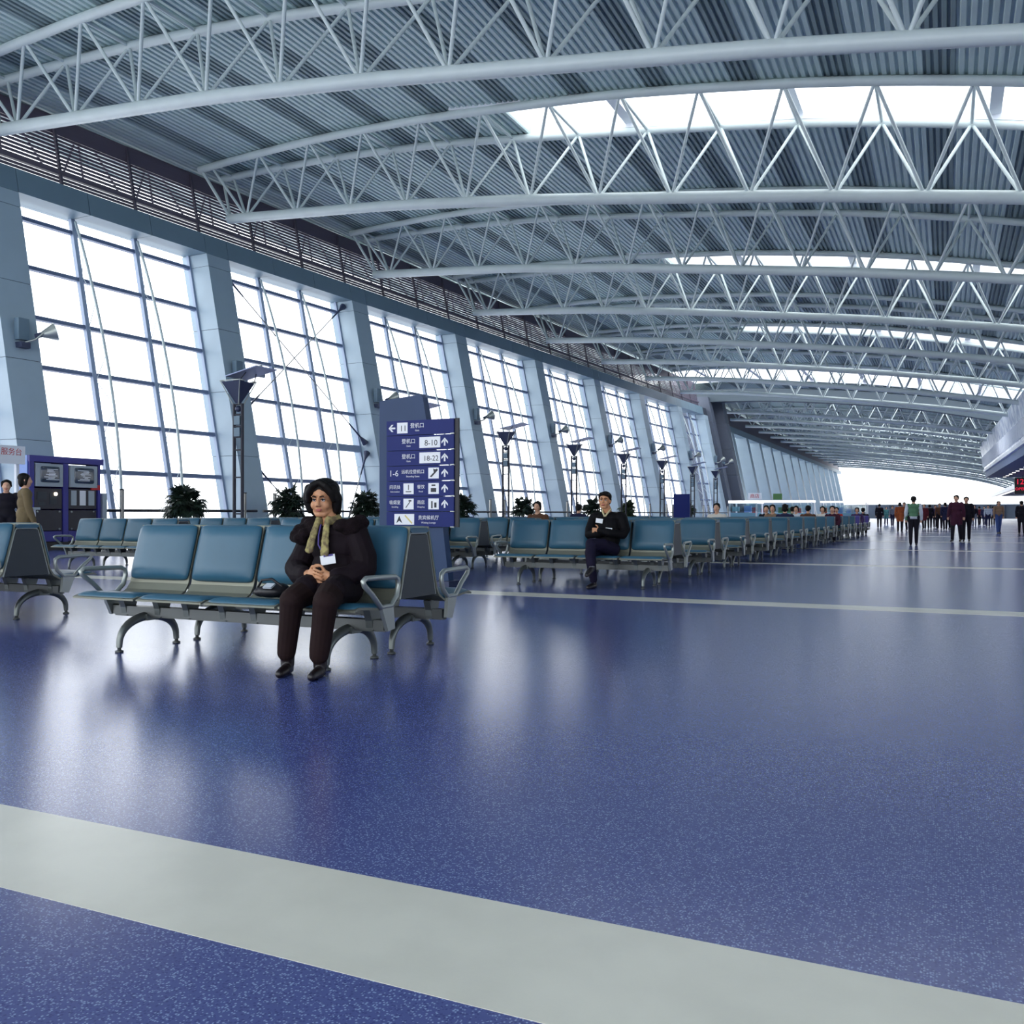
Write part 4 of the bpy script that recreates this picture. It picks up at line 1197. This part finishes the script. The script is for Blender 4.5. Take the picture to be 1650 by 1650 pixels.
# ---- the seated man with crossed arms and legs
def man():
    ox, oy = -4.22, 12.12
    root = tag(empty('person', (ox, oy, 0)), 'seated person in black jacket with arms folded, legs crossed and white badge', 'person')
    f = Fig(); J = 'jacket'
    f.ell((0, .02, .52), (.18, .16, .11), J); f.ell((0, .04, .66), (.175, .14, .15), J); f.ell((0, .05, .82), (.19, .135, .16), J); f.ell((0, .05, .95), (.19, .11, .085), J)
    for s in (-1, 1): f.ell((s * .17, .05, .955), (.08, .08, .075), J)
    f.chain([(-.20, .05, .945), (-.245, .0, .79), (-.235, -.06, .715)], [.074, .068, .062], J)
    f.chain([(-.235, -.06, .715), (-.08, -.15, .735), (.05, -.155, .76)], [.062, .056, .046], J)
    f.chain([(.20, .05, .945), (.26, .01, .79), (.245, -.05, .72)], [.074, .068, .062], J)
    f.chain([(.245, -.05, .72), (.10, -.175, .745), (-.03, -.185, .775)], [.062, .056, .046], J)
    S = 'skin'
    f.ell((-.065, -.185, .785), (.04, .022, .030), S, Matrix.Rotation(.2, 3, 'Z'))
    for i in range(4): finger(f, (-.10, -.185, .806 - .017 * i), (-.9, .1, .05), (-.8, .5, -.1), (-.5, .8, -.1), (.026, .022, .018), .008)
    f.ell((.095, -.13, .765), (.04, .022, .030), S, Matrix.Rotation(-.4, 3, 'Z'))
    for i in range(4): finger(f, (.13, -.115, .785 - .017 * i), (.9, .2, .05), (.8, .5, 0), (.5, .8, 0), (.024, .02, .016), .008)
    finger(f, (-.06, -.19, .81), (-.2, -.3, .9), (-.6, 0, .6), (-.7, .2, .2), (.022, .02, .016), .009)
    T = 'trouser'
    # standing leg (his right) and the leg crossed over it
    f.chain([(-.09, -.02, .50), (-.10, -.25, .50), (-.09, -.42, .485)], [.095, .088, .072], T)
    f.chain([(-.09, -.42, .485), (-.075, -.41, .30), (-.055, -.385, .12)], [.072, .064, .052], T)
    f.chain([(.09, -.02, .51), (.02, -.24, .575), (-.07, -.43, .60)], [.098, .092, .078], T)
    f.chain([(-.07, -.43, .60), (-.06, -.50, .47), (-.02, -.55, .335)], [.078, .066, .052], T)
    f.cap((-.02, -.55, .335), (-.015, -.56, .30), .040, .038, 'sock'); f.cap((-.055, -.385, .13), (-.055, -.38, .09), .040, .038, 'sock')
    B = 'boot'
    f.chain([(-.055, -.36, .04), (-.06, -.46, .036), (-.07, -.56, .028)], [.040, .040, .028], B); f.cap((-.055, -.375, .09), (-.055, -.37, .05), .040, .040, B)
    f.chain([(-.012, -.545, .285), (-.02, -.63, .245), (-.03, -.71, .20)], [.040, .042, .030], B)
    f.chain([(0, .04, 1.0), (-.01, .005, 1.09)], [.062, .058], S)
    HM = Matrix.Translation((-.02, -.03, 1.185)) @ Matrix.Rotation(math.radians(4), 4, 'Z') @ Matrix.Rotation(math.radians(3), 4, 'Y')
    f.place(head_fig(1.03), HM)
    labels = ['jacket', 'trouser', 'boot', 'skin', 'lip', 'sock']
    body = link('body', f.mesh('body', .0058, labels, ['jacket_black', 'trouser_navy', 'boot', 'skin', 'lip', 'sock_grey'], 2), root)
    face_details(body, HM)
    h = Fig(); h.ell((0, .028, .052), (.086, .098, .075), 'h'); h.ell((0, .062, .0), (.080, .052, .075), 'h')
    h.chain([(-.05, -.058, .085), (.0, -.070, .095), (.055, -.055, .075)], [.020, .024, .020], 'h')
    for s in (-1, 1): h.chain([(s * .066, -.02, .07), (s * .076, .01, .01)], [.026, .018], 'h')
    hs = Fig(); hs.place(h, HM); link('hair', hs.mesh('hair', .007, ['h'], ['hair'], 2), body)
    for s in (-1, 1):
        b = MB(); b.tube([(s * .06, .0, 1.065), (s * .045, -.05, 1.03), (s * .004, -.085, .965)], .012, 8); b.build('collar', 'collar', body)
    R = Matrix.Rotation(math.radians(12), 3, 'Z') @ Matrix.Rotation(math.radians(-10), 3, 'X') @ Matrix.Rotation(math.radians(8), 3, 'Y')
    b = MB(); b.box((-.075, -.10, .905), (.095, .005, .062), R); b.build('badge', 'print_white', body)
    b = MB(); b.box((.09, -.175, .80), (.09, .012, .022), Matrix.Rotation(.1, 3, 'Y')); b.build('cuff', 'print_white', body)
man()

# ---- travellers further off: a few poses, recoloured
PART = ['coat', 'trouser', 'boot', 'skin', 'lip']
def standing(stride=.0, arm=.0, long_coat=False, bag=False):
    f = Fig(); C = 'coat'
    f.ell((0, 0, 1.02), (.165, .125, .13), C); f.ell((0, 0, 1.18), (.165, .12, .15), C); f.ell((0, .0, 1.32), (.18, .115, .11), C)
    for s in (-1, 1):
        f.ell((s * .165, 0, 1.36), (.075, .075, .07), C)
        f.chain([(s * .19, 0, 1.35), (s * .235, s * arm * .4, 1.12), (s * .235, s * arm - .04, .90)], [.066, .058, .048], C)
        f.ell((s * .235, s * arm - .05, .83), (.035, .045, .065), 'skin')
        k = s * stride
        f.chain([(s * .085, 0, .96), (s * .09, k * .5, .52), (s * .085, k + (.06 if k > 0 else 0), .10)], [.105, .072, .055], 'trouser')
        f.chain([(s * .085, k + .03, .045), (s * .09, k - .08, .04), (s * .095, k - .16, .03)], [.042, .042, .03], 'boot')
    if long_coat:
        for s in (-1, 1): f.chain([(s * .07, 0, 1.0), (s * .08, s * stride * .4, .66)], [.13, .105], C)
        f.ell((0, 0, .82), (.15, .11, .2), C)
    f.cap((0, .01, 1.38), (0, -.005, 1.46), .056, .052, 'skin')
    H = head_fig(); f.place(H, Matrix.Translation((0, -.01, 1.56)))
    return f.mesh('walker_body', .014, PART, ['c_navy', 'c_black', 'boot', 'skin_pale', 'lip'], 1)
def seated():
    f = Fig(); C = 'coat'
    f.ell((0, .02, .52), (.18, .16, .11), C); f.ell((0, .05, .66), (.175, .14, .15), C); f.ell((0, .06, .84), (.185, .125, .16), C); f.ell((0, .06, .93), (.18, .105, .09), C)
    for s in (-1, 1):
        f.chain([(s * .19, .05, .93), (s * .24, .0, .74), (s * .20, -.14, .60), (s * .10, -.24, .585)], [.07, .066, .058, .045], C)
        f.ell((s * .06, -.27, .585), (.05, .03, .03), 'skin')
        f.chain([(s * .09, -.02, .50), (s * .10, -.42, .48)], [.095, .075], 'trouser'); f.chain([(s * .10, -.42, .48), (s * .10, -.40, .10)], [.075, .055], 'trouser')
        f.chain([(s * .10, -.37, .04), (s * .10, -.55, .03)], [.042, .03], 'boot')
    f.cap((0, .04, .98), (0, .02, 1.08), .056, .052, 'skin'); f.place(head_fig(), Matrix.Translation((0, .01, 1.17)))
    return f.mesh('sitter_body', .014, PART, ['c_navy', 'c_black', 'boot', 'skin_pale', 'lip'], 1)
def hair_mesh(c, long=False):
    h = Fig(); h.ell((0, .028, .050), (.086, .098, .076), 'h'); h.ell((0, .062, .0), (.082, .054, .085 if not long else .12), 'h')
    for s in (-1, 1): h.chain([(s * .066, -.02, .07), (s * .078, .01, -.01 if not long else -.07)], [.028, .022], 'h')
    hs = Fig(); hs.place(h, Matrix.Translation(c)); return hs.mesh('hair', .014, ['h'], ['hair'], 1)
STAND = [standing(.16, .10), standing(-.13, .06, True), standing(.05, .03), standing(.20, .14, True)]
HSTAND = [hair_mesh((0, -.01, 1.56)), hair_mesh((0, -.01, 1.56), True)]
SIT, HSIT = seated(), [hair_mesh((0, .01, 1.17)), hair_mesh((0, .01, 1.17), True)]
def recolour(o, mats):
    for i, m in enumerate(mats):
        o.material_slots[i].link = 'OBJECT'; o.material_slots[i].material = MATS[m]
def put_person(x, y, rz, body, hair, coat, trouser, scale, label, group, z=0.0):
    root = tag(empty('person', (x, y, z), rz), label, 'person', group)
    root.scale = (scale, scale, scale)
    o = link('body', body, root); recolour(o, [coat, trouser, 'boot', 'skin_pale', 'lip'])
    link('hair', hair, o)
    return root
S_, C_ = math.sin(YAW), math.cos(YAW)
def plan(px, d):
    l = (px - 825.0) / F_PX * d
    return (-S_ * d + C_ * l, C_ * d + S_ * l)
CROWD = [  # px, distance, facing away?, pose, hair, coat, trousers, scale, description
    (1541, 33.5, 0, 3, 0, 'c_wine', 'c_black', 1.0, 'tall walker in wine-red coat beside a darker companion'),
    (1557, 34.0, 0, 0, 0, 'c_black', 'c_black', .97, 'walker in black jacket beside the wine-red coat'),
    (1450, 52, 1, 1, 1, 'c_orange', 'c_black', .98, 'distant walker in rust-orange coat'),
    (1457, 54, 0, 0, 0, 'c_navy', 'c_black', 1.0, 'distant walker in navy beside the rust-orange coat'),
    (1417, 66, 1, 2, 0, 'c_black', 'c_black', 1.02, 'dark figure standing at the end of the purple benches'),
    (1438, 74, 0, 0, 0, 'c_grey', 'c_navy', .98, 'distant walker in grey jacket'),
    (1489, 60, 0, 1, 0, 'c_maroon', 'c_black', .97, 'distant walker in maroon coat just past the green waistcoat'),
    (1498, 62, 1, 0, 1, 'c_black', 'c_black', .98, 'distant walker in black with pale hand luggage'),
    (1507, 66, 0, 2, 0, 'c_purple', 'c_black', .97, 'distant walker in dull purple jacket'),
    (1514, 60, 0, 0, 0, 'c_brown', 'c_black', 1.0, 'distant walker in brown jacket'),
    (1523, 58, 1, 3, 1, 'c_navy', 'c_black', 1.02, 'distant walker in long navy coat'),
    (1531, 62, 0, 1, 0, 'c_wine', 'c_black', .98, 'distant walker in short wine coat'),
    (1570, 74, 0, 2, 0, 'c_black', 'c_grey', 1.0, 'distant walker in black top and grey trousers'),
    (1578, 80, 1, 0, 0, 'c_maroon', 'c_black', .98, 'distant walker in maroon top near the shops'),
    (1586, 78, 0, 1, 1, 'c_navy', 'c_navy', .97, 'distant walker all in navy near the shops'),
    (1592, 70, 0, 2, 0, 'c_pale', 'c_navy', .98, 'distant walker in pale shirt near the shops'),
    (1609, 47, 0, 0, 1, 'c_tan', 'c_blue', .98, 'walker in tan jacket and blue trousers'),
    (1600, 82, 1, 2, 0, 'c_blue', 'c_black', 1.0, 'distant walker in blue jacket'),
    (1646, 46, 1, 1, 0, 'c_black', 'c_black', .98, 'dark figure at the edge of the picture by the sales stand'),
    (1428, 84, 0, 1, 1, 'c_teal', 'c_navy', .97, 'far walker in teal coat'),
    (1468, 86, 1, 2, 0, 'c_brown', 'c_navy', .98, 'far walker in brown and navy'),
    (1480, 90, 0, 0, 0, 'c_olive', 'c_black', 1.0, 'far walker in olive jacket'),
    (1548, 92, 0, 2, 1, 'c_grey', 'c_black', .98, 'far walker in grey behind the tall pair'),
    (1564, 96, 1, 1, 0, 'c_red', 'c_black', .98, 'far walker in red coat'),
]
p = plan(1472, 29.5)
gw = put_person(p[0], p[1], math.pi + .0, STAND[2], HSTAND[0], 'c_green', 'c_black', .93, 'walker seen from behind in green waistcoat over pale sleeves and black trousers', 'travellers in the aisle')
for s in (-1, 1):
    b = MB(); b.capsule((s * .192, .0, 1.36), (s * .237, s * .012, 1.12), .071, .064, 10); b.capsule((s * .237, s * .012, 1.12), (s * .236, s * .02 - .04, .90), .064, .053, 10); b.build('sleeve', 'c_pale', gw)
b = MB(); b.lathe([(.168, 0), (.172, .09)], 18); hm = b.build('shirt_hem', 'c_pale', gw); hm.location = (0, 0, .90); hm.scale = (1, .78, 1)
for i, (px, d, away, pose, hr, coat, tr, sc, desc) in enumerate(CROWD):
    x, y = plan(px, d)
    put_person(x, y, (math.pi if away else 0) + ((i * 37) % 11 - 5) * .05, STAND[pose], HSTAND[hr], coat, tr, sc, desc, 'travellers in the aisle')
# people by the phone cabinets
put_person(-13.95, 10.65, 2.6, STAND[1], HSTAND[1], 'c_olive', 'c_black', 1.0, 'person in brown-olive coat standing behind the bench at the picture edge', 'people at the counter')
put_person(-16.5, 12.2, .9, STAND[2], HSTAND[0], 'c_black', 'c_black', .99, 'person in black coat half cut off by the picture edge', 'people at the counter')
# people sitting on the benches further back
SITTERS = [ # x index in bench file, row, side, colours
    (CX2 + .31, 1, 1, 0, 'c_red', 'c_black', 'seated figure whose face shows beside the woman in the dark coat'),
    (CX1 - .93, 5, 1, 0, 'c_cream', 'c_navy', 'seated figure in cream on the benches behind the man'),
    (CX1 + .31, 6, -1, 1, 'c_navy', 'c_black', 'seated figure in navy facing away on the sixth bench row'),
    (CX1 - .31, 7, 1, 1, 'c_tan', 'c_navy', 'seated figure in tan on the seventh bench row'),
    (CX1 - .93, 8, 1, 0, 'c_black', 'c_black', 'seated figure in black on the eighth bench row'),
    (CX1 + .31, 8, -1, 0, 'c_brown', 'c_black', 'seated figure in brown facing away on the eighth bench row'),
    (CX1 - .31, 9, 1, 1, 'c_pale', 'c_blue', 'seated figure in pale blue on the ninth bench row'),
    (CX1 + .93, 9, 1, 0, 'c_wine', 'c_black', 'seated figure in wine red on the ninth bench row'),
    (CX1 - .93, 10, -1, 0, 'c_green', 'c_black', 'seated figure in green on the tenth bench row'),
    (CX1 + .31, 10, 1, 1, 'c_cream', 'c_black', 'seated figure in cream on the tenth bench row'),
    (CX1 + .31, 12, 1, 0, 'c_red', 'c_black', 'seated figure in red on the purple benches'),
    (CX1 - .31, 12, -1, 0, 'c_black', 'c_navy', 'seated figure in black facing away on the purple benches'),
    (CX1 + .93, 13, 1, 1, 'c_purple', 'c_black', 'seated figure in purple on the purple benches'),
    (CX1 + .93, 14, -1, 0, 'c_black', 'c_black', 'dark seated figure at the far end of the purple benches'),
    (CX2 + .31, 3, 1, 1, 'c_brown', 'c_black', 'seated figure in brown on the middle file of benches'),
    (CX2 - .93, 5, -1, 0, 'c_navy', 'c_navy', 'seated figure in navy facing away on the middle file of benches'),
]
for (x, row, side, hr, coat, tr, desc) in SITTERS:
    y = ROWS[row] - side * .47
    put_person(x, y, 0 if side == 1 else math.pi, SIT, HSIT[hr], coat, tr, 1.0, desc, 'people sitting on the benches')
sb = tag(empty('travel_bag', (CX3 + 1.6, 12.2, .0)), 'small silver-grey travel bag standing on the floor behind the foreground bench', 'bag')
fg = Fig(); fg.ell((0, 0, .30), (.26, .16, .16), 'b'); fg.ell((0, 0, .17), (.25, .15, .17), 'b')
link('bag_body', fg.mesh('bag_body', .012, ['b'], ['bag_grey'], 2), sb)
b = MB(); b.tube([(-.12, 0, .44), (-.08, 0, .54), (.08, 0, .54), (.12, 0, .44)], .012, 8); b.build('bag_handle', 'bag_black', sb)
